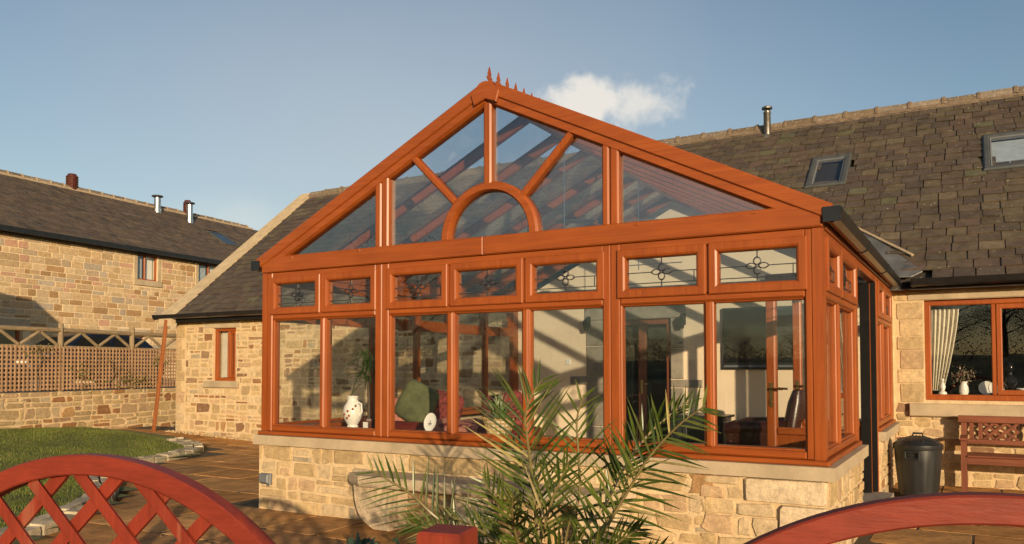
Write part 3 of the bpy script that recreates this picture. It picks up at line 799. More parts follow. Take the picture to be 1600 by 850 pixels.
lead_r = random.Random(5)
def motif(T, u0, u1, v0, v1, w, parent):
    """lead cames and a four-petal bevel cluster on a top light"""
    uc, vc = (u0 + u1) / 2, v0 + (v1 - v0) * .52
    h = .0035; vb = v0 + (v1 - v0) * .16
    for q in ((uc - .004, uc + .004, v0, vc - .055), (uc - .004, uc + .004, vc + .055, v1), (u0, uc - .085, vc - h, vc + h), (uc + .085, u1, vc - h, vc + h),
              (u0, uc - .005, vb - h, vb + h), (uc + .005, u1, vb - h, vb + h), (u1 - .028, u1 - .022, vb + .005, vc - .005)):
        MB(T).box(*q, w, w + .006).build('lead_came', 'lead', parent)
    for du, dv, a, b in ((-.045, 0, .042, .024), (.045, 0, .042, .024), (0, .033, .03, .028), (0, -.033, .03, .028)):
        q = MB(T); n = 14; ring0 = []; ring1 = []; ring2 = []; ring3 = []
        for k in range(n):
            t = 2 * math.pi * k / n; cu, su = math.cos(t), math.sin(t)
            if a > b + .01: x = cu * a; y = su * b * (1 - abs(cu) ** 2 * .35)
            else: x = cu * a; y = su * b * (1.0 + .25 * max(0, su * (1 if dv > 0 else -1)))
            c0 = (uc + du + x, vc + dv + y); s1 = .72
            ring0.append((*c0, w)); ring1.append((*c0, w + .007))
            ring2.append((uc + du + x * s1, vc + dv + y * s1, w + .009)); ring3.append((uc + du + x * s1, vc + dv + y * s1, w))
        q.rings([ring0, ring1, ring2, ring3], cap0=False, cap1=False)
        q.build('bevel_petal', 'lead', parent)

def side_section(T, u0, u1, mulls, oak_h, parent=cons, jl=.065, jr=.08, fans=True):
    """one glazed section: frame, mullions, transom, fixed lower panes and opening top lights with leadwork"""
    zb, zt, zh = .79, 1.93, 2.41
    fr = MB(T)
    fr.rect(u0 + .001, u0 + jl, zb, zh, -.09, 0, .008); f = fr.build('frame_jamb', 'oak_z', parent)
    MB(T).rect(u1 - jr, u1 - .001, zb, zh, -.09, 0, .008).build('frame_jamb', 'oak_z', parent)
    MB(T).rect(u0 + jl, u1 - jr, zb, .845, -.088, -.0015, .012).build('bottom_rail', oak_h, f)
    MB(T).rect(u0 + jl, u1 - jr, zt, 1.992, -.088, -.0015, .012).build('transom', oak_h, f)
    MB(T).rect(u0 + jl, u1 - jr, 2.35, zh, -.088, -.0015, .006).build('head_rail', oak_h, f)
    for a, b in mulls:
        MB(T).rect(a, b, .845, zt, -.086, -.0025, .014).build('mullion', 'oak_z', f)
        MB(T).rect(a, b, 1.992, 2.35, -.086, -.0025, .008).build('mullion', 'oak_z', f)
    edges = [u0 + jl] + [x for ab in mulls for x in ab] + [u1 - jr]
    for a, b in zip(edges[::2], edges[1::2]):
        MB(T).frame(a, b, .846, zt - .001, .014, -.085, -.022, .002, .011).build('glazing_bead', 'oak_z', f)
        MB(T).box(a + .004, b - .004, .85, zt - .004, -.062, -.054).build('pane', 'glass', f)
        s0, s1 = a - .018, b + .018
        s = MB(T).frame(s0, s1, 1.978, 2.362, .075, -.06, .02, .008, .022).build('top_light', 'oak_z', parent)
        g = (s0 + .072, s1 - .072, 2.05, 2.29)
        MB(T).box(*g[:4], -.036, -.028).build('pane', 'glass', s)
        motif(T, s0 + .075, s1 - .075, 2.053, 2.287, -.0275, s)
side_section(FF, .07, 1.57, [(.785, .845)], 'oak_x')
side_section(FF, 1.57, 3.885, [(2.305, 2.37), (3.075, 3.135)], 'oak_x', jl=.08, jr=.065)
side_section(FF, 3.885, 5.41, [(4.64, 4.695)], 'oak_x', jl=.08, jr=.05)
side_section(FR, .07, 1.80, [(.76, .815)], 'oak_y', jl=.08, jr=.09)
side_section(FR, 3.46, 5.12, [(4.14, 4.20)], 'oak_y', jl=.08, jr=.08)
for a in (.07, 1.74, 3.43): side_section(FL, a, a + 1.67 if a < 3 else 5.12, [(a + .80, a + .86)], 'oak_y', jl=.075, jr=.075)
# posts
def post(x0, x1, y0, y1): MB().rings([[(x0, y0, .79), (x1, y0, .79), (x1, y1, .79), (x0, y1, .79)], [(x0, y0, 2.41), (x1, y0, 2.41), (x1, y1, 2.41), (x0, y1, 2.41)]]).build('corner_post', 'oak_z', cons)
post(-.003, .069, -.003, .069); post(5.411, 5.483, -.003, .069); post(5.39, 5.482, 5.12, 5.198); post(-.002, .09, 5.12, 5.198)
# timber cill under the frames
c_ = MB(FF); c_.rect(-.03, 5.51, .752, .788, -.12, .03, .008); c_.build('cill', 'oak_x', cons)
MB(FR).rect(.122, 1.80, .752, .787, -.12, .03, .008).build('cill', 'oak_y', cons)
MB(FR).rect(3.46, 5.19, .752, .787, -.12, .03, .008).build('cill', 'oak_y', cons)
MB(FL).rect(.122, 5.19, .752, .787, -.12, .03, .008).build('cill', 'oak_y', cons)
# eaves beams
MB(FF).rect(-.004, 2.70, 2.414, 2.575, -.1, .022, .01).build('eaves_beam', 'oak_x', cons)
MB(FF).rect(2.703, 5.484, 2.414, 2.575, -.1, .022, .01).build('eaves_beam', 'oak_x', cons)
MB(FR).rect(.102, 5.19, 2.414, 2.52, -.1, .012, .01).build('eaves_beam', 'oak_y', cons)
MB(FL).rect(.102, 5.19, 2.414, 2.52, -.1, .012, .01).build('eaves_beam', 'oak_y', cons)

for u, v in ((.42, 2.55), (1.30, 2.553), (4.12, 2.55), (5.02, 2.553)): MB(FF).rect(u - .022, u + .022, v - .009, v + .006, .021, .026, .003).build('cover_cap', 'oak_x', cons)
# --- gable
AP = 3.945; SLP = .49
top = lambda x: AP - SLP * abs(x - 2.74)
for s_ in (-1, 1):
    xa = lambda d: 2.74 + s_ * d
    b0, b1 = .10, 2.81
    P = lambda d, dz, y: (xa(d), y, AP - SLP * d + dz)
    MB().rings([[P(d, 0, .06), P(d, 0, -.022), P(d, -.012, -.034), P(d, -.110, -.034), P(d, -.120, -.024), P(d, -.120, .06)] for d in (b0, b1)]).build('bargeboard', 'oak_x', cons)
    MB().rings([[P(d, -.121, .08), P(d, -.121, -.018), P(d, -.186, -.018), P(d, -.206, .010), P(d, -.206, .08)] for d in (.0, 2.72)]).build('gable_rafter', 'oak_x', cons)
cap = [(-.135, -.105), (-.055, .0), (.0, .022), (.05, .0), (.13, -.09), (.1, -.2), (.0, -.20), (-.09, -.235)]
cap = [(-.145, -.11), (-.06, -.022), (-.02, -.008), (.02, -.008), (.06, -.022), (.145, -.11), (.115, -.205), (0, -.16), (-.115, -.205)]
k = lambda s, y: [(2.74 + a * s, y, AP - .018 + b * s - (.1 * (1 - s) * .0)) for a, b in cap]
MB().rings([k(1.0, .02), k(1.0, -.046), k(.95, -.054)]).build('apex_cap', 'oak_x', cons)
inn = lambda x: top(x) - .195
def gable_post(x0, x1): 
    MB().rings([[(x0, y, 2.576), (x1, y, 2.576), (x1, y, inn(x1) + .01), (x0, y, inn(x0) + .01)] for y in (.08, .0)] + [[(x0 + .014, -.012, 2.576), (x1 - .014, -.012, 2.576), (x1 - .014, -.012, inn(x1) + .01), (x0 + .014, -.012, inn(x0) + .01)]]).build('gable_mullion', 'oak_z', cons)
gable_post(1.49, 1.567); gable_post(1.573, 1.65); gable_post(3.82, 3.882); gable_post(3.888, 3.965)
MB().rings([[(a, y, 3.03), (b, y, 3.03), (b, y, inn(2.74)), (a, y, inn(2.74))] for y, a, b in ((.08, 2.70, 2.78), (.0, 2.70, 2.78), (-.012, 2.715, 2.765))]).build('gable_mullion', 'oak_z', cons)
arc = MB(); rs = []
for i in range(25):
    t = math.pi * i / 24; c, s_ = math.cos(t), math.sin(t)
    q = lambda ro, rz: (2.74 + ro * c, 2.572 + rz * s_)
    row = [(*q(.405, .40), .08), (*q(.405, .40), .006), (*q(.42, .414), -.014), (*q(.478, .462), -.014), (*q(.498, .482), .006), (*q(.498, .482), .08)]
    rs.append([(a, y, z) for a, z, y in row])
arc.rings(rs); arc.smooth = True; arc.build('sunburst_arch', 'oak_x', cons)
for s_ in (-1, 1):
    p = Vector((2.74 + s_ * .345, .035, 2.905)); q = Vector((2.74 + s_ * .80, .035, 3.36))
    MB().bar(p, q, .062, .09, (0, 1, 0), .014).build('sunburst_spoke', 'oak_z', cons)
def gpane(poly): MB().rings([[(x, y, z) for x, z in poly] for y in (.046, .054)]).build('gable_pane', 'gableglass', cons)
gpane([(.36, 2.575), (1.49, 2.575), (1.49, inn(1.49))]); gpane([(5.12, 2.575), (3.965, 2.575), (3.965, inn(3.965))])
gpane([(1.65, 2.575), (2.235, 2.575)] + [(2.74 + .49 * math.cos(t), 2.572 + .475 * math.sin(t)) for t in [math.pi - .1 * i for i in range(1, 9)]] + [(1.94, inn(1.94)), (1.65, inn(1.65))])
gpane([(3.83, 2.575), (3.245, 2.575)] + [(2.74 + .49 * math.cos(t), 2.572 + .475 * math.sin(t)) for t in [.1 * i for i in range(1, 9)]] + [(3.54, inn(3.54)), (3.83, inn(3.83))])
gpane([(2.74 + .49 * math.cos(t), 2.572 + .475 * math.sin(t)) for t in [math.pi / 2 + .1 * i for i in range(0, 8)]] + [(1.99, inn(1.99)), (2.72, inn(2.72))])
gpane([(2.74 + .49 * math.cos(t), 2.572 + .475 * math.sin(t)) for t in [math.pi / 2 - .1 * i for i in range(0, 8)]] + [(3.49, inn(3.49)), (2.76, inn(2.76))])
gpane([(2.74 + .41 * math.cos(math.pi * i / 16), 2.573 + .405 * math.sin(math.pi * i / 16)) for i in range(17)])
# --- glazed roof: rafters, panes, ridge with cresting
rfz = lambda x: AP - .05 - SLP * abs(x - 2.74)
def yend(d): return (rfz(2.74 + d) - EZ) / RM + EY       # where a roof line meets the slates
ys = [.10, .80, 1.50, 2.20, 2.90, 3.60, 4.30, 5.0]
for s_ in (-1, 1):
    for y in ys:
        d = 2.78
        a = (2.74 + s_ * .05, y, rfz(2.74 + .05) - .045); b = (2.74 + s_ * d, y, rfz(2.74 + d) - .045)
        MB().bar(a, b, .055, .085, (0, 0, 1), .008).build('roof_rafter', 'oak_x', cons)
        MB().bar((a[0], y, a[2] + .058), (b[0], y, b[2] + .058), .06, .022, (0, 0, 1), .005).build('roof_bar', 'oak_x', cons)
    for y0, y1 in zip(ys, ys[1:]):
        P = lambda d, y, o: (2.74 + s_ * d, y, rfz(2.74 + d) + o)
        MB().rings([[P(.05, y0 + .028, o), P(2.84, y0 + .028, o), P(2.84, y1 - .028, o), P(.05, y1 - .028, o)] for o in (.002, .012)]).build('roof_pane', 'roofglass', cons)
    P = lambda d, y, o: (2.74 + s_ * d, y, rfz(2.74 + d) + o)
    MB().rings([[P(.05, 5.03, o), P(2.80, 5.03, o), P(.05, yend(.05), o)] for o in (.002, .012)]).build('roof_pane', 'roofglass', cons)
MB().bar((2.74, .06, AP - .10), (2.74, 6.65, AP - .10), .11, .10, (0, 0, 1), .02).build('roof_ridge', 'oak_y', cons)
crest = MB().bar((2.74, -.02, AP - .04), (2.74, 6.65, AP - .04), .15, .05, (0, 0, 1), .025).build('ridge_capping', 'oak_y', cons)
def spike(y):
    z0 = AP - .017; prof = [(0, 0), (.012, 0), (.012, .02), (.035, .03), (.045, .05), (.03, .058), (.018, .05), (.02, .065), (.03, .08), (.022, .095), (.0, .145)]
    out = [(a, b) for a, b in prof] + [(-a, b) for a, b in reversed(prof[1:-1])]
    MB().rings([[(x, y + a, z0 + b) for a, b in out] for x in (2.736, 2.744)]).build('crest_spike', 'oak_z', crest)
for i in range(30): spike(.03 + .155 * i)
# steel ties
for y in (1.5, 3.6):
    MB().tube([(2.74, y, AP - .12), (2.74, y, 2.66)], .006, 6).build('tie_rod', 'steel', cons)
    MB().tube([(2.2, y, 2.72), (3.3, y, 2.72)], .006, 6).build('tie_rod', 'steel', cons)
# gutters of the conservatory
gutter((5.49, -.04, 2.535), (5.49, 4.92, 2.505), (1, 0, 0), parent=cons)
gutter((-.01, 4.92, 2.505), (-.01, -.04, 2.535), (-1, 0, 0), parent=cons)
MB().box(5.492, 5.61, -.046, -.042, 2.44, 2.545).build('gutter_stop_end', 'blackpl', cons)
MB().box(-.13, -.012, -.046, -.042, 2.44, 2.545).build('gutter_stop_end', 'blackpl', cons)
# --- side doorway: jambs, a leaf swung inward, the second leaf ajar
MB(FR).rect(1.802, 1.86, .12, 2.41, -.09, 0, .008).build('door_jamb', 'oak_z', cons)
MB(FR).rect(3.40, 3.458, .12, 2.41, -.09, 0, .008).build('door_jamb', 'oak_z', cons)
MB(FR).rect(1.862, 3.398, 2.34, 2.41, -.088, -.002, .008).build('door_head', 'oak_y', cons)
def leaf(T, w, name='door_leaf'):
    m = MB(T).frame(0, w, .13, 2.32, .095, -.03, .03, .008, .02); l = m.build(name, 'oak_z', cons)
    MB(T).rect(.095, w - .095, .80, .87, -.028, .028, .01).build('door_rail', 'oak_x', l)
    MB(T).box(.09, w - .09, .87, 2.23, -.004, .004).build('pane', 'glass', l)
    MB(T).box(.09, w - .09, .22, .80, -.01, .01).build('door_panel', 'oak_z', l)
    for s_ in (-1, 1):
        h = MB(T); h.box(w - .065, w - .03, 1.06, 1.29, s_ * .031, s_ * .037)
        h.tube([(w - .047, 1.235, s_ * .035), (w - .047, 1.235, s_ * .075), (w - .075, 1.235, s_ * .08), (w - .17, 1.23, s_ * .08)], .010, 8)
        h.tube([(w - .047, 1.11, s_ * .035), (w - .047, 1.11, s_ * .05)], .012, 8)
        h.build('door_handle', 'brass', l)
    return l
def hinge(x, y, ang):
    c, s_ = math.cos(ang), math.sin(ang)
    return lambda p: (x + c * p[0] - s_ * p[2], y + s_ * p[0] + c * p[2], p[1])
leaf(hinge(5.40, 1.90, math.radians(176)), .74); leaf(hinge(5.43, 3.28, math.radians(180)), .78)
MB().box(5.41, 5.475, 3.34, 3.398, .13, 2.335).build('door_shade_strip', 'matteblack', cons); MB().box(5.335, 5.43, 3.236, 3.246, .13, 2.32).build('door_shade_strip', 'matteblack', cons)  # dark strips stand in for the shade inside the open doorway

# --- the plastered house wall inside, with the old stone doorway
DX0, DX1, DZ = 1.60, 2.60, 2.14
py = 5.2
m = MB(face_front(py))
apx = lambda x: rfz(x) - .12
for a, b in ((.0, DX0), (DX1, 5.48)):
    xs_ = [a, b] if not a < 2.74 < b else [a, 2.74, b]
    poly = [(a, .1)] + [(b, .1)] + [(x, apx(x)) for x in reversed(xs_)]
    m.rings([[(u, v, w) for u, v in poly] for w in (-.14, 0)])
m.rings([[(u, v, w) for u, v in [(DX0, DZ), (DX1, DZ), (DX1, apx(DX1)), (DX0, apx(DX0))]] for w in (-.14, 0)])
pw = m.build('plaster_wall', 'plaster', house)
TP = face_front(py)
for x0, x1, zs in ((DX0 - .32, DX0 - .001, ((.1, .55), (.56, 1.17), (1.175, 1.30), (1.31, 1.75), (1.76, 2.14))), (DX1 + .001, DX1 + .19, ((.1, .62), (.63, 1.14), (1.15, 1.26), (1.27, 1.7), (1.71, 2.14)))):
    for a, b in zs:
        e = .27 if b - a < .15 else 0
        MB(TP).rect(x0 - (e if x0 < 2 else 0), x1 + (e if x0 > 2 else 0), a, b, -.1, .02, .012).build('door_stone', 'greystone', pw)
MB(TP).rect(DX0 - .35, DX1 + .22, 2.142, 2.36, -.1, .02, .012).build('door_stone', 'greystone', pw)
dr = MB(TP).frame(DX0 + .01, DX1 - .01, .1, 2.13, .07, -.14, -.04, .006, .012).build('inner_door_frame', 'teak_z', house)
MB(TP).rect(2.09, 2.21, .17, 2.06, -.12, -.045, .01).build('door_stile', 'teak_z', dr)
MB(TP).box(DX0 + .08, 2.09, .17, 2.06, -.1, -.09).build('pane', 'darkglass', dr); MB(TP).box(2.21, DX1 - .08, .17, 2.06, -.1, -.09).build('pane', 'darkglass', dr)
h = MB(TP); h.box(2.13, 2.165, 1.05, 1.25, -.044, -.036); h.tube([(2.147, 1.2, -.04), (2.147, 1.2, -.0), (2.26, 1.195, .005)], .01, 8); h.build('door_handle', 'brass', dr)
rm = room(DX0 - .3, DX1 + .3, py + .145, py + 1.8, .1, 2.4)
MB(TP).rect(.93, 1.01, 1.48, 1.56, 0, .012, .004).build('light_switch', 'white', house)


# ================================================================== BARN
BD = Vector((-0.1051, 0.9945, 0)); BN = Vector((0.9945, 0.1051, 0)); BP = Vector((-17.724, 6.566, 0))
TB = lambda p: tuple(BP + BD * p[0] + Vector((0, 0, p[1])) + BN * p[2])
BE = 5.50                                          # eaves; slope .6, ridge 3.9 m behind the wall
barn = thing('stone_barn', 'two-storey coursed stone barn with a long slate roof, beyond the garden fence on the left', 'barn', (-18.2, 11, .9))
r = random.Random(51)
BH = [(4.735, 5.58, 4.44, 5.33), (7.45, 8.75, 4.44, 5.34), (-1.2, .75, .9, 2.62), (4.2, 5.1, .9, 2.5), (9.6, 10.6, .9, 2.9)]
m = MB(TB); xs = sorted({-5.0, 15.0, *[h[0] for h in BH], *[h[1] for h in BH]}); zs = sorted({.8, BE, *[h[2] for h in BH], *[h[3] for h in BH]})
for a, b in zip(xs, xs[1:]):
    for c, d in zip(zs, zs[1:]):
        if any(h[0] <= a and b <= h[1] and h[2] <= c and d <= h[3] for h in BH): continue
        m.box(a, b, c, d, -.4, 0)
bw = m.build('wall', 'mortarbarn', barn)
surr = [(h[0] - .17, h[1] + .17, h[2] - .24, h[3] + .2) for h in BH[:2]] + [(-1.4, .95, .9, 2.9)] + [(4.0, 5.3, .9, 2.75)]
def ashlar(r, u0, u1, v0, v1):
    out = []; v = v0
    while v < v1 - .03:
        h = min(r.choice([.13, .15, .17, .19, .22]), v1 - v); u = u0 - r.uniform(0, .3)
        if v1 - v - h < .08: h = v1 - v
        while u < u1:
            w = r.uniform(.2, .62) * (h / .17) ** .5
            a, b = max(u, u0), min(u + w, u1)
            if b - a > .05: out.append((a, b, v, v + h))
            u += w
        v += h
    return out
st = []
BT = [(.42, .30, .165), (.45, .33, .19), (.40, .28, .15), (.47, .36, .22), (.37, .265, .15), (.43, .30, .17), (.38, .29, .19), (.34, .28, .21), (.31, .19, .09), (.40, .24, .16), (.44, .33, .20)]
for rc in cut(ashlar(r, -2.2, 11.5, 1.6, BE), surr):
    c = r.choice(BT); k = r.uniform(1.06, 1.32)
    mb = stone_mb(r, TB, rc, gap=.022, proud=(.006, .018), jit=.1, rnd_=.1, col=tuple(q * k for q in c))
    st.append((mb, TB(((rc[0] + rc[1]) / 2, (rc[2] + rc[3]) / 2, 0)), math.sqrt((rc[1] - rc[0]) * (rc[3] - rc[2]))))
pieces(bw, 'stone', 'stonework', st, 'stone', 300, 7)
for h in BH[:2]:
    a, b, c, d = h
    MB(TB).rect(a - .14, a - .001, c, d, -.1, .02, .008).build('window_jamb', 'sill', barn); MB(TB).rect(b + .001, b + .14, c, d, -.1, .02, .008).build('window_jamb', 'sill', barn)
    MB(TB).rect(a - .14, b + .14, d + .001, d + .14, -.1, .02, .008).build('lintel', 'sill', barn)
    MB(TB).rect(a - .16, b + .16, c - .2, c - .001, -.1, .06, .01).build('window_sill', 'sill', barn)
    casement(TB, a, b, c, d, [a + (b - a) * .42], w=-.05, fw=.045, parent=barn)
    MB(TB).box(a + (b - a) * .50, b - .07, c + .06, d - .05, -.2, -.18).build('curtain', 'white', barn); MB(TB).box(a + .06, a + (b - a) * .40, c + .06, d - .05, -.2, -.18).build('curtain', 'bluepane', barn)  # left sheet's blue-grey paints in the sky reflected by the glass
    m = MB(TB); m.box(a - .3, b + .3, c - .3, d + .3, -1.2, -1.15); m.build('room', 'dark', barn)
for a, b, c, d in BH[2:]:
    casement(TB, a, b, c, d, [a + (b - a) / 2], w=-.15, fw=.09, parent=barn, oak='plank')
    MB(TB).box(a - .38, b + .38, c - .1, d + .3, -.60, -.45).build('room', 'dark', barn)
    MB(TB).rect(a - .2, b + .2, d + .001, d + .24, -.1, .02, .01).build('lintel', 'sill', barn)
# roof
bs = Vector((-BN.x, -BN.y, .6)).normalized(); bnm = Vector((BN.x * .6, BN.y * .6, 1)).normalized()
BRW, BRZ = 3.9, BE + .6 * 4.15
TBW = lambda u, w, z: tuple(BP + BD * u - BN * w + Vector((0, 0, z)))
bd = MB(); bd.col = (.055, .046, .040); bd.rings([[TBW(u, -.25, BE - .06), TBW(u, BRW, BRZ - .06), TBW(u, 8.05, BE - .06), TBW(u, 8.05, BE - .16), TBW(u, BRW, BRZ - .2), TBW(u, -.25, BE - .16)] for u in (-5.2, 15.2)])
broof = bd.build('roof', 'slatebarn', barn)
its = []; r = random.Random(52); gauge = .21
BSL = [(0.115, 0.084, 0.058), (0.102, 0.078, 0.056), (0.128, 0.094, 0.063), (0.092, 0.073, 0.055), (0.119, 0.087, 0.056), (0.109, 0.077, 0.053)]
for k in range(int(4.83 / gauge) + 1):
    u = -4.2 - r.uniform(0, .3); band = r.uniform(.9, 1.08)
    while u < 15.0:
        w = r.uniform(.2, .38); o = Vector(TBW(u, -.29, BE - .04)) + bs * (k * gauge); c = o + BD * (w / 2) + bs * .1
        if k * gauge < 4.75 and not (10.15 < u + w / 2 < 11.05 and 1.9 < k * gauge < 3.2):
            g = r.uniform(.8, 1.2) * band
            its.append((slate_mb(r, o, BD, bs, bnm, w, min(gauge * 1.8, 4.8 - k * gauge), .012, .02, tuple(q * g for q in r.choice(BSL))), tuple(c), math.sqrt(w * gauge)))
        u += w
pieces(broof, 'slate', 'slating', its, 'slatebarn', 300, 8)
ridge_line(broof, TBW(-4.0, BRW, BRZ + .02), TBW(14.5, BRW, BRZ + .02), .14, 'ridge', 'ridgebuff', .52, random.Random(8), .09)
MB(TB).box(-5.1, 15.1, BE - .17, BE - .02, .22, .36).build('gutter', 'blackpl', barn)
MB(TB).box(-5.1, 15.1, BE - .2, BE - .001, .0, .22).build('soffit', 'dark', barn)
# a stone kneeler at the near end, chimney pots, flues and a roof window
def bflue(u, w, h, r_, mat='steel'):
    z = BE + .6 * (w + .25); c = TBW(u, w, z); m = MB(); m.lathe([(r_ * 1.2, -.2), (r_ * 1.2, .12), (r_, .13), (r_, h)], c, 16); m.smooth = True
    f = m.build('flue', mat, broof); n = MB(); n.lathe([(r_ * 1.1, h + .02), (r_ * 1.75, h + .05), (r_ * 1.6, h + .09), (r_ * .3, h + .13)], c, 16); n.lathe([(r_ * .5, h - .02), (r_ * .5, h + .03)], c, 8); n.build('flue_cap', 'darksteel', f)
bflue(8.65, 3.45, .55, .13); bflue(9.95, 3.05, .72, .12)
def bpot(u, w, h, r_):
    c = TBW(u, w, BRZ - .05); m = MB(); pr = [(r_ * .8, 0), (r_ * .95, .12)]
    for i in range(5): pr += [(r_ * 1.05, .13 + i * h * .14), (r_ * 1.08, .13 + i * h * .14 + .03), (r_ * .95, .13 + i * h * .14 + .04)]
    pr += [(r_ * .8, h * .92), (r_ * .7, h)]
    m.lathe(pr, c, 16); m.build('chimney_pot', 'terra', broof)
bpot(5.2, BRW, .58, .20); bpot(10.55, BRW - .1, .62, .17)
o = Vector(TBW(10.6, 1.85, BE + .6 * 2.1)); TK = lambda p: tuple(o + BD * p[0] + bs * p[1] + bnm * p[2])
f = MB(TK).frame(-.42, .42, -.6, .6, .07, -.02, .07, .01, .01).build('roof_window', 'skyframe', broof); MB(TK).box(-.35, .35, -.53, .53, .04, .05).build('pane', 'tvblack', f)
# yard between the wall and the barn
ym = MB(); ym.add([(-9.6, 2.0, .9), (-8.6, -6, .9), (-40, -6, .9), (-40, 40, .9), (-10.6, 40, .9), (-10.6, 8.5, .9)], [(0, 1, 2, 3, 4, 5)]); struct(ym.build('yard', 'yard'))

# ================================================================== GARDEN WALL AND TRELLIS
FD = Vector((-0.16505, 0.98629, 0)); FN = Vector((0.98629, 0.16505, 0)); FP = Vector((-10.0, 6.0, 0))
TG = lambda p: tuple(FP + FD * p[0] + Vector((0, 0, p[1])) + FN * p[2])
gw = thing('garden_wall', 'rubble stone retaining wall under the trellis behind the lawn', 'wall', TG((-2, 0, -.2)))
MB(TG).box(-10, 2.6, -.1, .955, -.4, 0).build('wall_core', 'mortar', gw)
r = random.Random(61)
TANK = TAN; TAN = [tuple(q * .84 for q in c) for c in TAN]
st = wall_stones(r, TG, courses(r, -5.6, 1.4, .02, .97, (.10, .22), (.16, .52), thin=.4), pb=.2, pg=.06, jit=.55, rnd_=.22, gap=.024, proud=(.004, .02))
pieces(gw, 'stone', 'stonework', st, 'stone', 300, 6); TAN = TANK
tf = thing('trellis_fence', 'weathered pole fence with square trellis and zigzag braces on top of the garden wall', 'fence', TG((-2, .97, -.1)))
W0 = .06
def gbar(a, b, d, name, mat='timber', n=8): m = MB(TG); m.tube([a, b], d / 2, n); m.smooth = True; return m.build(name, mat, tf)
posts = [-7.85, -6.02, -4.19, -2.36, -.53, 1.3]
for u in posts: gbar((u, .9, -.13), (u, 2.345, -.13), .105, 'post')
for a, b in zip(posts, posts[1:]):
    gbar((a + .055, 2.20, -.13), (b - .055, 2.20, -.13), .095, 'top_rail')
    for k in range(2):
        c = a + .055 + (b - a - .11) * (k * .5); e = (b - a - .11) * .25
        gbar((c + .02, 1.90, -.13), (c + e - .012, 2.155, -.13), .065, 'zigzag_brace'); gbar((c + 2 * e - .02, 1.90, -.13), (c + e + .012 + .02, 2.155, -.13), .065, 'zigzag_brace')
    gbar((a + .055, 1.87, -.13), (b - .055, 1.87, -.13), .04, 'trellis_rail')
nb = 0; u = -7.8; r = random.Random(62)
vmesh = {}
def batten(u, v0, v1, w, wd, name, tag_):
    m = MB(TG); m.rect(u - wd / 2, u + wd / 2, v0, v1, w - .012, w, .003); return m.build(name, 'trellis', tf)
rest = MB(TG)
while u < 1.3:
    w_ = .038 + r.uniform(-.003, .003); a = .985 + r.uniform(-.006, .01); b = 1.865 + r.uniform(-.012, .012)
    if u > -4.35: batten(u, a, b, -.05, w_, 'trellis_batten', 0)
    else: rest.rect(u - w_ / 2, u + w_ / 2, a, b, -.062, -.05, .003)
    u += .088
stuff(rest.build('trellis_battens_beyond', 'trellis', tf))
for i in range(11):
    z = 1.02 + i * .082
    MB(TG).rect(-7.8, 1.3, z - .018, z + .018, -.075, -.063, .003).build('trellis_batten', 'trellis', tf)
# climbers on the trellis
def leaf_tuft(m, c, rad, n, r, cols, ls=(.03, .06), up=.2):
    for _ in range(n):
        p = Vector(c) + Vector((r.gauss(0, 1) * rad[0], r.gauss(0, 1) * rad[1], r.gauss(0, 1) * rad[2]))
        a = Vector((r.gauss(0, 1), r.gauss(0, 1), r.gauss(0, 1) + up)).normalized(); b = a.cross(Vector((r.gauss(0, 1), r.gauss(0, 1), r.gauss(0, 1)))).normalized()
        l = r.uniform(*ls); w = l * r.uniform(.35, .55)
        k = r.uniform(.7, 1.2); c_ = tuple(q * k for q in r.choice(cols))
        m.add([tuple(p), tuple(p + a * l * .5 + b * w * .5), tuple(p + a * l), tuple(p + a * l * .5 - b * w * .5)], [(0, 1, 2, 3)], c_)
r = random.Random(63)
YG = [(.20, .19, .05), (.25, .22, .07), (.13, .15, .04), (.22, .16, .06)]
for (u, z, h, n, lab) in ((-2.95, 1.75, .26, 110, 'straggly yellow-green climber poking over the trellis top at the left'), (-1.9, 1.25, .42, 120, 'thin leafy climber trailing down the trellis beside the first pole'), (-1.2, 1.5, .30, 40, 'few yellow climber leaves half way along the trellis'), (-.75, 1.16, .2, 190, 'low pale leafy climber spreading along the wall top'), (.2, 1.6, .25, 90, 'small reddish climber beside the leaning plank')):
    t = thing('climbing_plant', lab, 'climber', TG((u, .97, .0)), group='climbers on the trellis')
    m = MB(TG); pts = [(u, .97, -.02)] + [(u + r.uniform(-.1, .1), .97 + (z - .9) * k / 4, .0) for k in range(1, 5)]; m.tube(pts, .006, 5); m.build('stem', 'bark', t)
    m = MB(); leaf_tuft(m, TG((u, z, .0)), (.03, .16 if n < 150 else .3, h * .42), n, r, YG, (.035, .07)); m.build('foliage', 'leaf', t)

# ================================================================== PARKED CAR
car = thing('parked_car', 'dark blue hatchback parked behind the trellis in front of the barn', 'car', (-13.4, 6.4, .9), math.radians(6))
cb = MB(); secs = []
prof = [(-2.05, .35, .55, .72), (-1.95, .28, .80, .80), (-1.2, .25, .92, .85), (-.75, .25, .96, .86), (.9, .25, 1.0, .86), (1.6, .28, .98, .84), (1.95, .35, .9, .78)]
for y, z0, z1, hw in prof:
    secs.append([(-hw * .9, y, z0), (hw * .9, y, z0), (hw, y, z0 + .15), (hw, y, (z0 + z1) / 2), (hw * .93, y, z1 - .05), (hw * .8, y, z1), (-hw * .8, y, z1), (-hw * .93, y, z1 - .05), (-hw, y, (z0 + z1) / 2), (-hw, y, z0 + .15)])
cb.rings(secs); cb.smooth = True; body = cb.build('body', 'carblue', car, local=True)
ch = MB(); secs = []
for y, z, hw in ((-1.1, .93, .74), (-.55, 1.33, .64), (-.2, 1.42, .62), (.7, 1.43, .62), (1.35, 1.34, .60), (1.85, .95, .70)):
    secs.append([(-.76, y, .9), (.76, y, .9), (hw, y, z - .04), (hw * .85, y, z), (-hw * .85, y, z), (-hw, y, z - .04)])
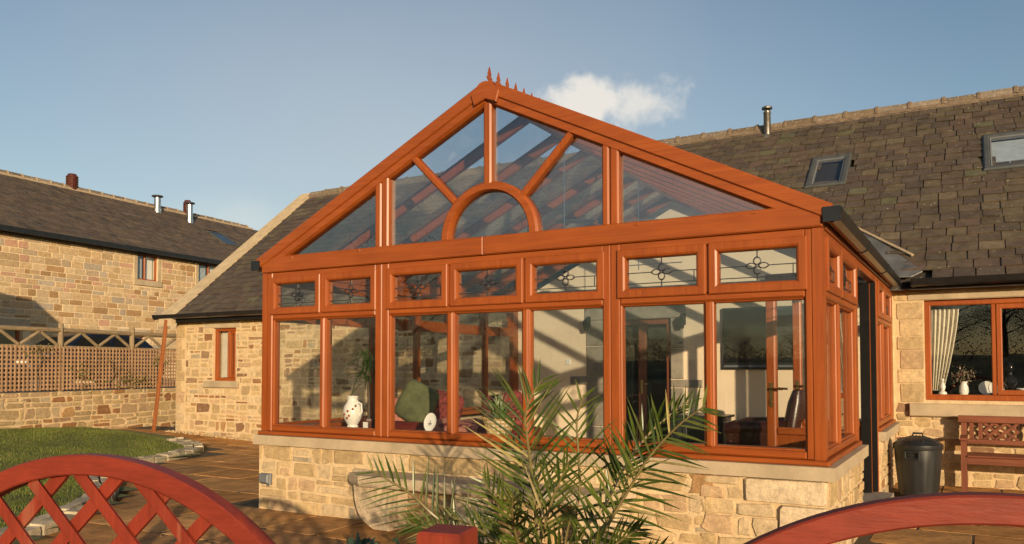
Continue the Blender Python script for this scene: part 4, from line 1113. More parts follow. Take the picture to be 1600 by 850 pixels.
ch.rings(secs); ch.smooth = True; ch.build('cabin', 'carblue', car, local=True)
for s_ in (-1, 1):
    for y0, y1 in ((-.62, .22), (.30, 1.12)):
        MB().rings([[(s_ * x, y, z) for x, y, z in ((.775, y0 - .2 * (y0 < 0), .97), (.775, y1, .97), (.665, y1 - .03, 1.30), (.665, y0 + .12, 1.30))], [(s_ * (x - .06), y, z) for x, y, z in ((.775, y0 - .2 * (y0 < 0), .97), (.775, y1, .97), (.665, y1 - .03, 1.30), (.665, y0 + .12, 1.30))]]).build('side_window', 'matteblack', car, local=True)
    for y in (-1.3, 1.3):
        wl_ = MB(); wl_.rings([[(s_ * x, y + .31 * rr * math.cos(2 * math.pi * k / 20), .31 + .31 * rr * math.sin(2 * math.pi * k / 20)) for k in range(20)] for x, rr in ((.68, .9), (.70, 1), (.86, 1), (.88, .9))]); wl_.build('wheel', 'tyre', car, local=True)
    MB().box(s_ * .55 - .15, s_ * .55 + .15, -2.06, -1.98, .62, .74).build('headlight', 'white', car, local=True)
    MB().ball((s_ * .92, -.62, 1.0), (.09, .05, .06)).build('wing_mirror', 'carblue', car, local=True)
MB().rings([[(-.6, -1.07, .98), (.6, -1.07, .98), (.54, -.60, 1.31), (-.54, -.60, 1.31)], [(-.6, -1.02, .95), (.6, -1.02, .95), (.54, -.54, 1.29), (-.54, -.54, 1.29)]]).build('windscreen', 'matteblack', car, local=True)

# ================================================================== ADDED SHADOW BUILDING (unseen at the left, shaped to shade the barn)
SH = Vector((.68, -.733, 0)); SP = Vector((.733, .68, 0)); TE = math.tan(SUN_EL)
def occ(t, s_, z): return tuple(Vector((-17.84, 7.66, 0)) + SH * t + SP * s_ + Vector((0, 0, z)))
nb_ = thing('shadow_building', 'unseen building added left of the view to cast the barn shadow', 'shadow_building', occ(9.2, -3, .9))
zr = 3.43 + 7.75 * TE
sec = lambda t: [occ(t, -8, .8), occ(t, .95, .8), occ(t, .95, zr - 1.15), occ(t, 0, zr - .42 + .0), occ(t, -1.4, zr - .42), occ(t, -8, zr - .42)]
MB().rings([[occ(t, -8, .8), occ(t, .82, .8), occ(t, .82, zr - .98), occ(t, -8, zr - .98)] for t in (7.8, 10.6)]).build('wall', 'render', nb_)
MB().rings([[occ(t, -8, zr - .97), occ(t, .92, zr - .97), occ(t, 0, zr), occ(t, -8, zr)] for t in (7.7, 10.7)]).build('roof', 'slatebarn', nb_)

# ================================================================== RED STAINED FENCE IN THE FOREGROUND
RD = Vector((.9814, .1918, 0)); RN = Vector((-.1918, .9814, 0)); RP = Vector((5.409, -4.482, 0)) + RD * .027
TR_ = lambda p: tuple(RP + RD * p[0] + Vector((0, 0, p[1])) - RN * p[2])
rf = thing('arched_trellis_fence', 'red stained arched lattice fence with a square post in the foreground', 'fence', tuple(RP))
ZP, AR, LH = 1.2155, .8465, 1.02
def archz(s_, off=0.0):
    s_ = abs(s_); k = .64; R = AR - off
    return ZP - AR + math.sqrt(R * R - s_ * s_) if s_ < k * R else ZP - AR + R * math.sqrt(1 - k * k) - (s_ - k * R) * k / math.sqrt(1 - k * k)
def arched(cx, lattice=True):
    m = MB(TR_); rows = []; n = 56
    for i in range(n + 1):
        s_ = -.94 + 1.88 * i / n; o = .052
        dz = archz(s_); lo = archz(s_, o) if abs(s_) < .5 else archz(s_) - o * math.sqrt(1 + min((abs(s_) - .0) / .8, 1.2) ** 2)
        c = .004
        rows.append([(cx + s_, lo, -.045), (cx + s_, dz - c, -.045), (cx + s_, dz, -.045 + c), (cx + s_, dz, -c), (cx + s_, dz - c, 0), (cx + s_, lo + c, 0), (cx + s_, lo, -c)])
    m.rings(rows); m.smooth = True; m.build('arched_rail', 'red_x', rf)
    for sx in (-.955, .955): MB(TR_).rect(cx + sx - .022, cx + sx + .022, .08, .66, -.05, .004, .004).build('stile', 'red_z', rf)
    MB(TR_).rect(cx - .93, cx + .93, .08, .13, -.045, 0, .004).build('bottom_rail', 'red_x', rf)
    for d, w0, ph in ((1, -.016, .125), (-1, -.031, -.095)) if lattice else ():
        k = -12
        while k < 13:
            x0 = ph + k * .187; k += 1               # where the slat crosses z = 1.0
            pts = []
            for i in range(241):
                z = .13 + i * (1.1 / 240); s_ = x0 - d * (z - 1.0) * 1.06
                if abs(s_) < .93 and z < archz(s_, .045) - .004 * 0: pts.append((s_, z))
            if len(pts) < 8: continue
            a, b = [(u_ + cx, v_) for u_, v_ in (pts[0], pts[-1])]
            m = MB(TR_); L = math.hypot(b[0] - a[0], b[1] - a[1]); t = ((b[0] - a[0]) / L, (b[1] - a[1]) / L); q = (-t[1] * .0145, t[0] * .0145)
            for_ = [(a[0] + q[0], a[1] + q[1]), (a[0] - q[0], a[1] - q[1]), (b[0] - q[0], b[1] - q[1]), (b[0] + q[0], b[1] + q[1])]
            m.rings([[(u, v, w0 - .012) for u, v in for_], [(u, v, w0 - .001) for u, v in for_], [(u * .98 + (a[0] + b[0]) * .01, v, w0) for u, v in for_]])
            m.build('lattice_slat', 'red_z', rf)
arched(-LH); arched(LH, False)
def sqpost(cx):
    m = MB(TR_); h = .050
    q = lambda i, z: [(cx - h + i, z, -.022 - h + i), (cx + h - i, z, -.022 - h + i), (cx + h - i, z, -.022 + h - i), (cx - h + i, z, -.022 + h - i)]
    m.rings([q(0, 0), q(0, 1.082), q(.005, 1.088)]).build('post', 'red_z', rf)
sqpost(-.030); sqpost(-2 * LH - .02); sqpost(2 * LH - .02)

# ================================================================== PALM
palm = thing('potted_palm', 'spiky date palm in the foreground between the red fence and the conservatory', 'palm', (4.5, -2.35, .40))
r = random.Random(71)
def catmull(pts, n):
    P = [Vector(p) for p in pts]; P = [P[0] * 2 - P[1]] + P + [P[-1] * 2 - P[-2]]; out = []
    for i in range(1, len(P) - 2):
        for k in range(n):
            t = k / n; a, b, c, d = P[i - 1:i + 3]
            out.append(.5 * ((2 * b) + (c - a) * t + (2 * a - 5 * b + 4 * c - d) * t * t + (3 * b - a - 3 * c + d) * t ** 3))
    out.append(P[-2]); return out
PG = [(.068, .098, .014), (.082, .108, .017), (.055, .084, .012), (.10, .118, .024), (.042, .068, .012)]
def frond(pts, nrm, L, start=.18, n=26, dead=0.0, spread=.75, lean=.75, cup=.25, ends=1.0):
    m = MB(); path = catmull(pts, 10); N = len(path); nrm = Vector(nrm).normalized()
    rad = [.009 * (1 - .8 * i / N) + .0015 for i in range(N)]
    m.tube(path, rad, 6, (.20, .16, .06) if not dead else (.42, .33, .18))
    cum = [0]
    for a, b in zip(path, path[1:]): cum.append(cum[-1] + (b - a).length)
    tot = cum[-1]
    for k in range(n):
        f = start + (1 - start) * (k + .5) / n
        for sgn in (-1, 1):
            f2 = min(max(f + r.uniform(-.012, .012) + sgn * .006, 0), .999); i = max(j for j in range(N) if cum[j] <= f2 * tot); i = min(i, N - 2)
            p = path[i].lerp(path[i + 1], (f2 * tot - cum[i]) / max(cum[i + 1] - cum[i], 1e-6)); t = (path[i + 1] - path[i]).normalized()
            sd = t.cross(nrm).normalized() * sgn; up = sd.cross(t) * sgn
            env = math.sin(math.pi * min(max((f2 - start) / (1 - start) * .72 + .22, 0), 1)) ** .7
            l = L * env * r.uniform(.8, 1.12)
            ang = lean + .5 * (f2 - start) * ends + r.uniform(-.12, .12)
            d = (t * ang + sd * spread * (1.1 - .5 * f2) + up * (cup + r.uniform(-.13, .13)) + Vector((r.uniform(-.06, .06), r.uniform(-.06, .06), r.uniform(-.07, .04)))).normalized()
            wv = d.cross(nrm + sd * sgn * r.uniform(-.5, .5) + t * .3).normalized(); fold = d.cross(wv)
            w = r.uniform(.0058, .0086); c = r.choice(PG); g = r.uniform(.75, 1.3)
            if r.random() < .04: c = (.30, .25, .10)
            c = tuple(q * g for q in c)
            pts_ = []; droop = r.uniform(.02, .16) * l
            for q_, ww in ((0, .5), (.25, 1), (.6, .85), (1, .08)):
                o = p + d * (l * q_) - Vector((0, 0, droop * q_ * q_))
                pts_.append([tuple(o + wv * w * ww), tuple(o + fold * w * .55 * ww), tuple(o - wv * w * ww)])
            m.rings(pts_, close=False, cap0=False, cap1=False, col=c)
    return m.build('frond', 'palm', palm)
CV = (.22, -.93, .28)
B0 = (4.5, -2.35, .42)
frond([B0, (4.458, -2.3, .593), (4.44, -2.3, .778), (4.418, -2.3, .974), (4.40, -2.3, 1.09), (4.392, -2.3, 1.198), (4.43, -2.28, 1.31), (4.47, -2.27, 1.37)], CV, .40, .12, 26, lean=.62, spread=1.0, cup=.12)
frond([B0, (4.47, -2.5, .58), (4.50, -2.62, .74), (4.55, -2.7, .86)], CV, .26, .15, 12, lean=.8)
frond([B0, (4.62, -2.5, .52), (4.76, -2.6, .62), (4.88, -2.66, .68)], CV, .25, .2, 11, lean=.8)
frond([B0, (4.36, -2.35, .58), (4.27, -2.38, .74), (4.20, -2.4, .86)], CV, .26, .2, 10, lean=.75, spread=1.0)
frond([B0, (4.70, -2.25, .50), (4.896, -2.2, .81), (5.016, -2.2, .998), (5.167, -2.2, 1.16), (5.30, -2.2, 1.26)], CV, .33, .14, 27, lean=.38, spread=1.2, cup=.1)
frond([B0, (4.72, -2.05, .72), (4.80, -2.0, .9), (4.93, -2.0, 1.08), (5.05, -2.0, 1.19), (5.15, -1.98, 1.27)], CV, .24, .35, 17, dead=1, spread=.6)
frond([B0, (4.25, -2.6, .60), (4.13, -2.72, .72), (4.02, -2.76, .82), (3.90, -2.78, .88), (3.80, -2.8, .93)], (.1, -.75, .6), .28, .2, 20, lean=.45, spread=1.1, cup=.15)
frond([B0, (4.72, -2.38, .46), (4.86, -2.4, .56), (4.97, -2.4, .645), (5.05, -2.4, .70)], CV, .24, .25, 15, lean=.9)
frond([B0, (4.78, -2.45, .40), (5.05, -2.5, .53), (5.14, -2.5, .60), (5.20, -2.5, .63)], CV, .22, .4, 13, lean=.9)
frond([B0, (4.52, -2.1, .58), (4.55, -2.0, .75), (4.55, -2.0, .96), (4.54, -2.0, 1.15), (4.58, -2.0, 1.29)], CV, .33, .2, 14, lean=.6, spread=1.0, cup=.1)
frond([B0, (4.66, -2.05, .56), (4.76, -1.9, .76), (4.80, -1.9, .95), (4.87, -1.9, 1.08), (4.94, -1.9, 1.17)], CV, .30, .25, 14, lean=.5, spread=1.1, cup=.1)
frond([B0, (4.56, -2.48, .55), (4.61, -2.5, .69), (4.66, -2.5, .84), (4.74, -2.5, 1.0)], CV, .28, .2, 11, lean=.8)
frond([B0, (4.34, -2.65, .52), (4.22, -2.7, .60), (4.12, -2.72, .65), (3.98, -2.74, .68)], (.1, -.8, .5), .22, .25, 16, lean=.6)
frond([B0, (4.40, -2.15, .60), (4.30, -2.0, .80), (4.18, -1.95, .95), (4.05, -1.9, 1.02)], CV, .26, .3, 10, lean=.6)
frond([B0, (4.45, -2.55, .55), (4.38, -2.72, .68), (4.30, -2.85, .76)], (.1, -.6, .8), .2, .2, 12, lean=.7)
tb = MB(); tb.lathe([(.05, -.12), (.075, 0), (.06, .08), (.02, .14)], B0, 10); tb.build('crown_base', 'bark', palm)
pt = MB(); pt.lathe([(.16, 0), (.17, .02), (.215, .30), (.235, .30), (.235, .345), (.205, .345), (.195, .30)], (4.5, -2.35, GZ(4.5, -2.35) + .0), 26); pt.smooth = True
o = pt.build('plant_pot', 'pot'); tag(o, 'terracotta pot holding the date palm', 'pot')
MB().lathe([(.198, .30), (.10, .315), (.02, .32)], (4.5, -2.35, 0), 18).build('compost', 'soil', o)
# small clump at the lower edge and the rim of an orange planter
t = thing('small_shrub', 'little blue-green leafy shrub left of the red fence post', 'shrub', (2.6, -1.5, .0))
m = MB(); leaf_tuft(m, (2.6, -1.5, .11), (.10, .10, .05), 150, r, [(.04, .08, .06), (.05, .10, .07), (.03, .07, .05)], (.05, .10), .8)
for k in range(6): m.tube([(2.6 + r.uniform(-.03, .03), -1.5, 0), (2.6 + r.uniform(-.08, .08), -1.5 + r.uniform(-.08, .08), .12)], .004, 4, (.1, .08, .05))
m.build('foliage', 'leaf', t)
o = MB().lathe([(.17, 0), (.20, .26), (.225, .26), (.225, .32), (.19, .32), (.18, .25), (.0, .24)], (6.02, -.98, 0), 24); o.smooth = True
o = o.build('plant_pot', 'pot'); tag(o, 'empty orange terracotta pot below the right hand red rail', 'pot')

# ================================================================== STONE BENCH, SOCKET, PLANK
sb = thing('stone_bench', 'low stone slab bench on rounded blocks against the dwarf wall', 'bench', (2.7, -.22, 0))
r = random.Random(81)
n = 24; o1 = []
for k in range(n):
    u = k / n
    if u < .5: x = 1.44 + u * 2 * 2.67; y = -.43 + r.uniform(-.012, .012)
    else: x = 4.11 - (u - .5) * 2 * 2.75; y = -.045
    if k == 0: y = -.30
    o1.append((x, y))
m = MB(); m.rings([[(x, y + .008, .398 + r.uniform(-.008, .008)) for x, y in o1], [(x, y, .415) for x, y in o1], [(x, y, .468) for x, y in o1], [(x, y + .012 * (y < -.1), .485) for x, y in o1]], col=(.46, .36, .24)); m.build('slab', 'stone', sb)
for x0, x1, rd in ((1.52, 1.92, 1), (2.60, 2.98, 0), (3.74, 4.06, 0)):
    poly = [(x1, .395), (x1, .05), (x0 + .22 * rd, .05)] + ([(x0 + .30 * (1 - math.cos(a)) * .55, .395 - .345 * math.sin(a)) for a in (1.3, 1.0, .7, .4, .15)] if rd else [(x0, .05)]) + [(x0, .395)]
    if not rd: poly[1] = (x1, .0); poly[2] = (x0, 0); poly.pop(3)
    else: poly[1] = (x1, 0.0); poly[2] = (x0 + .24, 0.0)
    cx = sum(p[0] for p in poly) / len(poly); cz = sum(p[1] for p in poly) / len(poly)
    s_ = lambda k, y: [(cx + (x - cx) * k, y, cz + (z - cz) * k) for x, z in poly]
    MB().rings([s_(1, -.06), s_(1, -.31), s_(.95, -.33)], col=(.60, .47, .31)).build('support', 'stone', sb)
o = MB(face_front(-.018)); o.rect(.05, .205, .25, .365, -.0, .035, .008); o = o.build('socket_back', 'greyplastic', None)
bpy.data.objects.remove(o)
sk = thing('outdoor_socket', 'small grey outdoor socket box on the left end of the dwarf wall', 'socket', (.13, -.03, .25))
MB(face_front(-.018)).rect(.055, .195, .255, .365, 0.02, .05, .01).build('back_box', 'greyplastic', sk); MB(face_front(-.068)).rect(.06, .19, .27, .362, .001, .03, .014).build('lid', 'greyplastic', sk)
MB(face_front(-.018)).box(.14, .16, .235, .255, .025, .045).build('cable_gland', 'greyplastic', sk)
pk = MB(); pk.bar((-8.52, 4.93, GZ(-8.5, 4.9) - .0), (-8.11, 4.90, 2.43), .075, .05, (0, 1, 0), .004)
tag(pk.build('wooden_plank', 'plank'), 'long brown plank leaning on the left corner of the bungalow up to the gutter', 'plank')

# ================================================================== DUSTBIN AND GARDEN BENCH
bx, by = 5.815, 4.06; BK = .87
bin_ = thing('dustbin', 'black plastic dustbin with a domed lid beside the side door', 'dustbin', (bx, by, 0))
bs_ = lambda p: (bx + (p[0] - bx) * BK, by + (p[1] - by) * BK, p[2] * .945)
m = MB(bs_); nn = 48; rs = []
for z, rr in ((0, .215), (.02, .225), (.05, .222), (.10, .228), (.42, .262), (.50, .272)):
    rs.append([(bx + (rr + (.008 if (k // 2) % 2 and .06 < z < .45 else 0)) * math.cos(2 * math.pi * k / nn), by + (rr + (.008 if (k // 2) % 2 and .06 < z < .45 else 0)) * math.sin(2 * math.pi * k / nn), z) for k in range(nn)])
rs.append([(bx + .272 * math.cos(2 * math.pi * k / nn), by + .272 * math.sin(2 * math.pi * k / nn), .58) for k in range(nn)])
m.rings(rs); m.smooth = True; m.build('body', 'binpl', bin_)
m = MB(bs_); m.lathe([(.285, .565), (.29, .575), (.29, .62), (.275, .632), (.25, .645), (.235, .66), (.14, .70), (.05, .715), (.0, .717)], (bx, by, 0), 40); m.smooth = True; l = m.build('lid', 'binpl', bin_)
for k in range(10):
    a = 2 * math.pi * k / 10; m = MB(bs_); m.bar((bx + .07 * math.cos(a), by + .07 * math.sin(a), .712), (bx + .235 * math.cos(a), by + .235 * math.sin(a), .664), .02, .014, (0, 0, 1), .003); m.build('lid_rib', 'binpl', l)
m = MB(bs_); m.tube([(bx - .06, by, .71), (bx - .05, by, .745), (bx + .05, by, .745), (bx + .06, by, .71)], .012, 6); m.build('lid_handle', 'binpl', l)
for a in (math.radians(-100), math.radians(80)):
    T = lambda p, a=a: bs_((bx + math.cos(a) * (.262 + p[2]) - math.sin(a) * p[0], by + math.sin(a) * (.262 + p[2]) + math.cos(a) * p[0], p[1]))
    m = MB(T); m.frame(-.09, .09, .46, .56, .022, .0, .045, .004, .004); m.build('side_handle', 'binpl', bin_)
gb = thing('garden_bench', 'reddish brown wooden garden bench with a lattice panel in its back, under the window', 'bench', (7.0, 4.85, 0))
gx0, gx1, gy0, gy1 = 6.22, 7.95, 4.58, 5.08
def bb(x0, x1, y0, y1, z0, z1, name, ax): return MB().rings([[(x0 + i, y0 + i, z) , (x1 - i, y0 + i, z), (x1 - i, y1 - i, z), (x0 + i, y1 - i, z)] for i, z in ((.004, z0), (0, z0 + .004), (0, z1 - .004), (.004, z1))]).build(name, 'teak_' + ax, gb)
for x in (gx0, gx1 - .06):
    bb(x, x + .06, gy0, gy0 + .06, 0, .60, 'leg', 'z'); bb(x, x + .06, gy1 - .06, gy1, 0, .78, 'leg', 'z')
    bb(x - .01, x + .07, gy0 - .03, gy1 - .062, .602, .635, 'armrest', 'y'); bb(x + .01, x + .05, gy0 + .062, gy1 - .062, .34, .41, 'side_rail', 'y')
bb(gx0 + .062, gx1 - .062, gy0 + .01, gy0 + .05, .335, .415, 'seat_rail', 'x')
for k in range(5): bb(gx0 - .0, gx1, gy0 - .02 + k * .092, gy0 + .058 + k * .092, .418, .438, 'seat_slat', 'x') if k else bb(gx0 + .064, gx1 - .064, gy0 - .02, gy0 + .058, .418, .438, 'seat_slat', 'x')
bb(gx0 - .03, gx1 + .03, gy1 - .065, gy1 + .005, .782, .862, 'top_rail', 'x')
bb(gx0 + .062, gx1 - .062, gy1 - .05, gy1 - .01, .53, .585, 'back_rail', 'x')
bx_ = gx0 + .10
for k in range(18):
    x = gx0 + .085 + k * .092
    if x > gx1 - .1: break
    if .2 < x - gx0 < .58: continue
    bb(x, x + .045, gy1 - .042, gy1 - .02, .586, .781, 'back_slat', 'z')
lx0, lx1, lz0, lz1 = gx0 + .235, gx0 + .575, .586, .781
for a, b in (((lx0, .68), (lx0 + .10, .781)), ((lx0, .59), (lx0 + .22, .781)), ((lx0 + .11, .586), (lx1, .781)), ((lx0 + .23, .586), (lx1, .69)),
             ((lx0, .69), (lx0 + .11, .586)), ((lx0, .781), (lx0 + .23, .586)), ((lx0 + .10, .781), (lx1, .586)), ((lx0 + .22, .781), (lx1, .68))):
    up_ = a[1] < b[1]; y = gy1 - (.035 if up_ else .028)
    MB().bar((a[0], y, a[1]), (b[0], y, b[1]), .03, .008, (0, 1, 0)).build('lattice_strip', 'teak_x', gb)

# ================================================================== INSIDE THE CONSERVATORY
MB().box(.16, 5.3, .10, .34, .795, .84).build('window_board', 'oak_x', cons)
MB().box(.10, .34, .342, 5.19, .795, .839).build('window_board', 'oak_y', cons)
# sofa, seen from behind, its padded back towards the front windows
sf = thing('sofa', 'oxblood leather sofa behind the front windows with its rolled back towards the glass', 'sofa', (1.75, 1.2, .10))
m = MB(); m.box(.78, 2.75, .92, 1.75, .16, .52); m.build('seat', 'leather', sf)
for x in (.82, 2.6):
    for y in (.95, 1.65): MB().box(x, x + .08, y, y + .08, .10, .16).build('leg', 'tvblack', sf)
m = MB(); m.tube([(.76, .86, .78), (2.78, .86, .78)], .095, 14); m.box(.78, 2.76, .84, 1.0, .2, .79); m.smooth = True; m.build('backrest', 'leather', sf)
for x in (.86, 2.67): m = MB(); m.tube([(x, .98, .66), (x, 1.75, .62)], .10, 12); m.box(x - .08, x + .08, .98, 1.72, .2, .64); m.smooth = True; m.build('armrest', 'leather', sf)
def cushion(c, w, h, th, rz, tilt, mat, label, roll=0):
    m = MB(); rs = []; n = 18
    R = Matrix.Translation(c) @ Matrix.Rotation(rz, 4, 'Z') @ Matrix.Rotation(tilt, 4, 'X') @ Matrix.Rotation(roll, 4, 'Y')
    for i in range(9):
        a = -math.pi / 2 + math.pi * (i + .2 * (i == 0) - .2 * (i == 8)) / 8; k = max(math.cos(a), .02) ** .35
        rs.append([tuple(R @ Vector((w / 2 * k * math.copysign(abs(math.cos(t)) ** .34, math.cos(t)), th / 2 * math.sin(a), h / 2 * k * math.copysign(abs(math.sin(t)) ** .34, math.sin(t))))) for t in [2 * math.pi * j / n for j in range(n)]])
    m.rings(rs); m.smooth = True; return tag(m.build('cushion', mat), label, 'cushion', 'cushions on the sofa')
cushion((1.22, 1.03, 1.05), .46, .44, .16, .1, -.15, 'greenfab', 'large sage green cushion standing up on the sofa', .45)
cushion((1.53, 1.10, .98), .42, .40, .15, -.1, -.2, 'pattern', 'dark red flowered cushion beside the green cushion', .2)
cushion((.93, 1.06, .93), .40, .36, .14, .15, -.2, 'pinkfab', 'pink cushion leaning behind the green cushion', 0)
cushion((2.25, 1.10, .98), .46, .40, .16, .1, -.2, 'pattern', 'dark red cushion at the far end of the sofa', -.2)
th_ = MB(); rs = []
for i in range(13):
    x = 1.55 + i * .05
    rs.append([(x, .752 + .01 * math.sin(i * 2), .70), (x, .765, .83 + .01 * math.sin(i * 1.7)), (x, .86, .892 + .012 * math.sin(i * 1.3)), (x, 1.05, .90 + .02 * math.sin(i))])
th_.rings(rs, close=False, cap0=False, cap1=False); th_.rings([[(a, b + .012, c - .012) for a, b, c in q] for q in rs], close=False, cap0=False, cap1=False); th_.smooth = True
tag(th_.build('throw', 'pinkfab'), 'rose pink throw draped over the sofa back', 'throw')
# things on the window board
m = MB(); m.lathe([(.055, 0), (.058, .015), (.05, .03), (.085, .09), (.10, .15), (.088, .21), (.055, .265), (.05, .285), (.06, .315), (.052, .315), (.043, .285)], (1.03, .22, .84), 22); m.smooth = True
jug = thing('jug', 'cream pottery jug with painted flowers on the window board', 'jug', (1.03, .22, .84))
m.build('body', 'white', jug)
m = MB(); m.tube([(1.09, .22, 1.10), (1.14, .22, 1.08), (1.15, .22, 1.0), (1.115, .22, .96)], .009, 7); m.build('handle', 'white', jug)
m = MB(); m.rings([[(.97, .20, 1.13), (.99, .24, 1.13), (.985, .22, 1.09)], [(.955, .215, 1.158), (.958, .225, 1.158), (.96, .22, 1.15)]]); m.build('spout', 'white', jug)
m = MB(); rr2 = random.Random(2)
for k in range(7):
    a = rr2.uniform(3.6, 5.8); z = rr2.uniform(.92, 1.07); q = (1.03 + .103 * math.cos(a), .22 + .103 * math.sin(a), z); m.ball(q, (.014, .008, .012), 7, 4, (.35, .10, .03))
m.build('painted_flower', 'stone', jug)
pl = thing('plate', 'white oval plate with a small dark motif standing on edge on the window board', 'plate', (1.97, .16, .84))
TPl = lambda p: (1.99 + p[0], .17 + p[1] * .28 + p[2], .84 + .005 + p[1])
m = MB(TPl); n = 28; rg = lambda a, b, w: [(a * math.cos(2 * math.pi * k / n), .085 + b * math.sin(2 * math.pi * k / n), w) for k in range(n)]
m.rings([rg(.050, .064, .016), rg(.066, .082, .008), rg(.068, .085, 0), rg(.05, .065, .007), rg(.03, .04, .006)]); m.smooth = True; m.build('body', 'white', pl)
m = MB(TPl)
for u0, u1, v0, v1 in ((-.018, .018, .072, .076), (-.0015, .0015, .055, .10), (-.014, -.011, .056, .071), (.011, .014, .056, .071)): m.box(u0, u1, v0, v1, .002, .0065)
stuff(m.build('motif', 'tvblack', pl))
r = random.Random(91)
dc = thing('dracaena', 'tall dracaena with a tuft of strappy dark leaves behind the second front pane', 'plant', (1.0, .48, .84))
m = MB(); m.tube([(1.0, .50, .9), (1.0, .50, 1.1), (.99, .49, 1.35)], [.016, .014, .012], 7); m.build('stem', 'bark', dc)
def strap(m, p, d, L, w, c, droop, n=6, stripe=None):
    d = Vector(d).normalized(); p = Vector(p); sd = d.cross(Vector((0, 0, 1)))
    sd = sd.normalized() if sd.length > .05 else Vector((1, 0, 0)); rs = []
    for i in range(n + 1):
        t = i / n; o = p + d * L * t - Vector((0, 0, droop * L * t * t)); ww = w * (1 - t) ** .6 * (.6 + .4 * min(1, t * 4)) + .0006
        rs.append([tuple(o + sd * ww), tuple(o - Vector((0, 0, ww * .5))), tuple(o - sd * ww)])
    m.rings(rs, close=False, cap0=False, cap1=False, col=c)
    if stripe: m.rings([[tuple(Vector(q[0]) * .35 + Vector(q[1]) * .65 + Vector((0, 0, .0015))), tuple(Vector(q[2]) * .35 + Vector(q[1]) * .65 + Vector((0, 0, .0015)))] for q in rs], close=False, cap0=False, cap1=False, col=stripe)
m = MB()
for k in range(95):
    z = r.uniform(1.28, 1.58); a = r.uniform(0, 6.28); e = r.uniform(-.2, 1.3)
    strap(m, (.985, .48, z), (math.cos(a) * math.cos(e), math.sin(a) * math.cos(e), math.sin(e)), r.uniform(.24, .42), r.uniform(.006, .010), tuple(q * r.uniform(.7, 1.2) for q in (.055, .095, .022)), r.uniform(.3, .9))
m.build('foliage', 'palm', dc)
tag(MB().box(1.235, 1.285, .135, .15, .841, .91).build('plant_label', 'white'), 'small white and green plant label standing at the foot of the dracaena', 'label')
o = MB().lathe([(.09, 0), (.12, .18), (.13, .18), (.13, .20), (.11, .20)], (1.0, .50, .72), 18).build('plant_pot', 'terra'); tag(o, 'dark pot under the dracaena', 'pot')
stand = thing('plant_stand', 'small dark table under the dracaena pot', 'table', (1.0, .50, .10)); MB().lathe([(.17, .60), (.17, .62)], (1.0, .50, .10), 20).build('top', 'castiron', stand); MB().tube([(1.0, .50, .10), (1.0, .50, .70)], .03, 8).build('leg', 'castiron', stand)
MB().lathe([(.14, 0), (.14, .02)], (1.0, .50, .10), 16).build('base', 'castiron', stand)
bk = thing('wicker_basket', 'pale wicker basket holding the striped spider plant', 'basket', (2.72, .22, .84))
m = MB()
for i in range(5): rad = .10 + .012 * i; m.tube([(2.72 + rad * math.cos(2 * math.pi * k / 20), .22 + rad * .95 * math.sin(2 * math.pi * k / 20), .85 + i * .032) for k in range(21)], .008, 5)
m.build('hoop', 'wicker', bk, kind='stuff')
m = MB()
for k in range(20): a = 2 * math.pi * k / 20; m.tube([(2.72 + .1 * math.cos(a), .22 + .095 * math.sin(a), .842), (2.72 + .15 * math.cos(a), .22 + .142 * math.sin(a), .995)], .006, 4)
m.build('stake', 'wicker', bk, kind='stuff')
MB().lathe([(.0, .842), (.095, .842), (.135, .97), (.12, .97), (.0, .96)], (2.72, .22, 0), 18).build('liner', 'blindlin', bk)
sp = thing('spider_plant', 'green and white striped spider plant arching out of the wicker basket', 'plant', (2.72, .22, .97))
m = MB()
for k in range(75):
    a = r.uniform(0, 6.28); e = r.uniform(.5, 1.4)
    L = r.uniform(.26, .48) * (1.25 if math.cos(a) < -.3 else 1)
    d = (math.cos(a) * math.cos(e), math.sin(a) * math.cos(e) * .45 + .12, math.sin(e))
    strap(m, (2.72 + r.uniform(-.04, .04), .24, .96), d, L, .010, tuple(q * r.uniform(.8, 1.2) for q in (.16, .23, .08)), r.uniform(.2, .8), 7, (.62, .62, .42))
m.build('foliage', 'palm', sp)
# armchair facing left, television, stove, wall lamps, fan
ac = thing('armchair', 'oxblood leather armchair beside the open side door', 'armchair', (4.62, 3.6, .10))
m = MB(lambda p: (p[0] - .16, p[1] - .15, p[2])); m.box(4.14, 4.78, 3.36, 3.90, .2, .50); m.ball((4.42, 3.63, .50), (.36, .27, .10), 14, 7); m.smooth = True; m.build('seat', 'leatherdark', ac)
for y in (3.30, 3.94): m = MB(lambda p: (p[0] - .16, p[1] - .15, p[2])); m.tube([(4.10, y, .74), (4.20, y, .76), (4.75, y, .78)], [.08, .085, .08], 12); m.box(4.12, 4.76, y - .06, y + .06, .22, .74); m.smooth = True; m.build('armrest', 'leatherdark', ac)
m = MB(lambda p: (p[0] - .16, p[1] - .15, p[2])); rs = []
for z, x, w, t in ((.3, 4.74, .32, .10), (.7, 4.78, .33, .11), (1.05, 4.84, .31, .10), (1.18, 4.86, .27, .07), (1.22, 4.87, .18, .03)):
    rs.append([(x + t * math.cos(a), 3.62 + w * math.copysign(abs(math.sin(a)) ** .5, math.sin(a)), z) for a in [2 * math.pi * k / 16 for k in range(16)]])
m.rings(rs); m.smooth = True; m.build('backrest', 'leatherdark', ac)
MB(lambda p: (p[0] - .16, p[1] - .15, p[2])).lathe([(.26, .10), (.26, .13), (.05, .16), (.05, .2)], (4.46, 3.62, 0), 18).build('base', 'castiron', ac)
tv = thing('television', 'flat black television on the cream wall inside', 'television', (3.85, 5.17, 1.42))
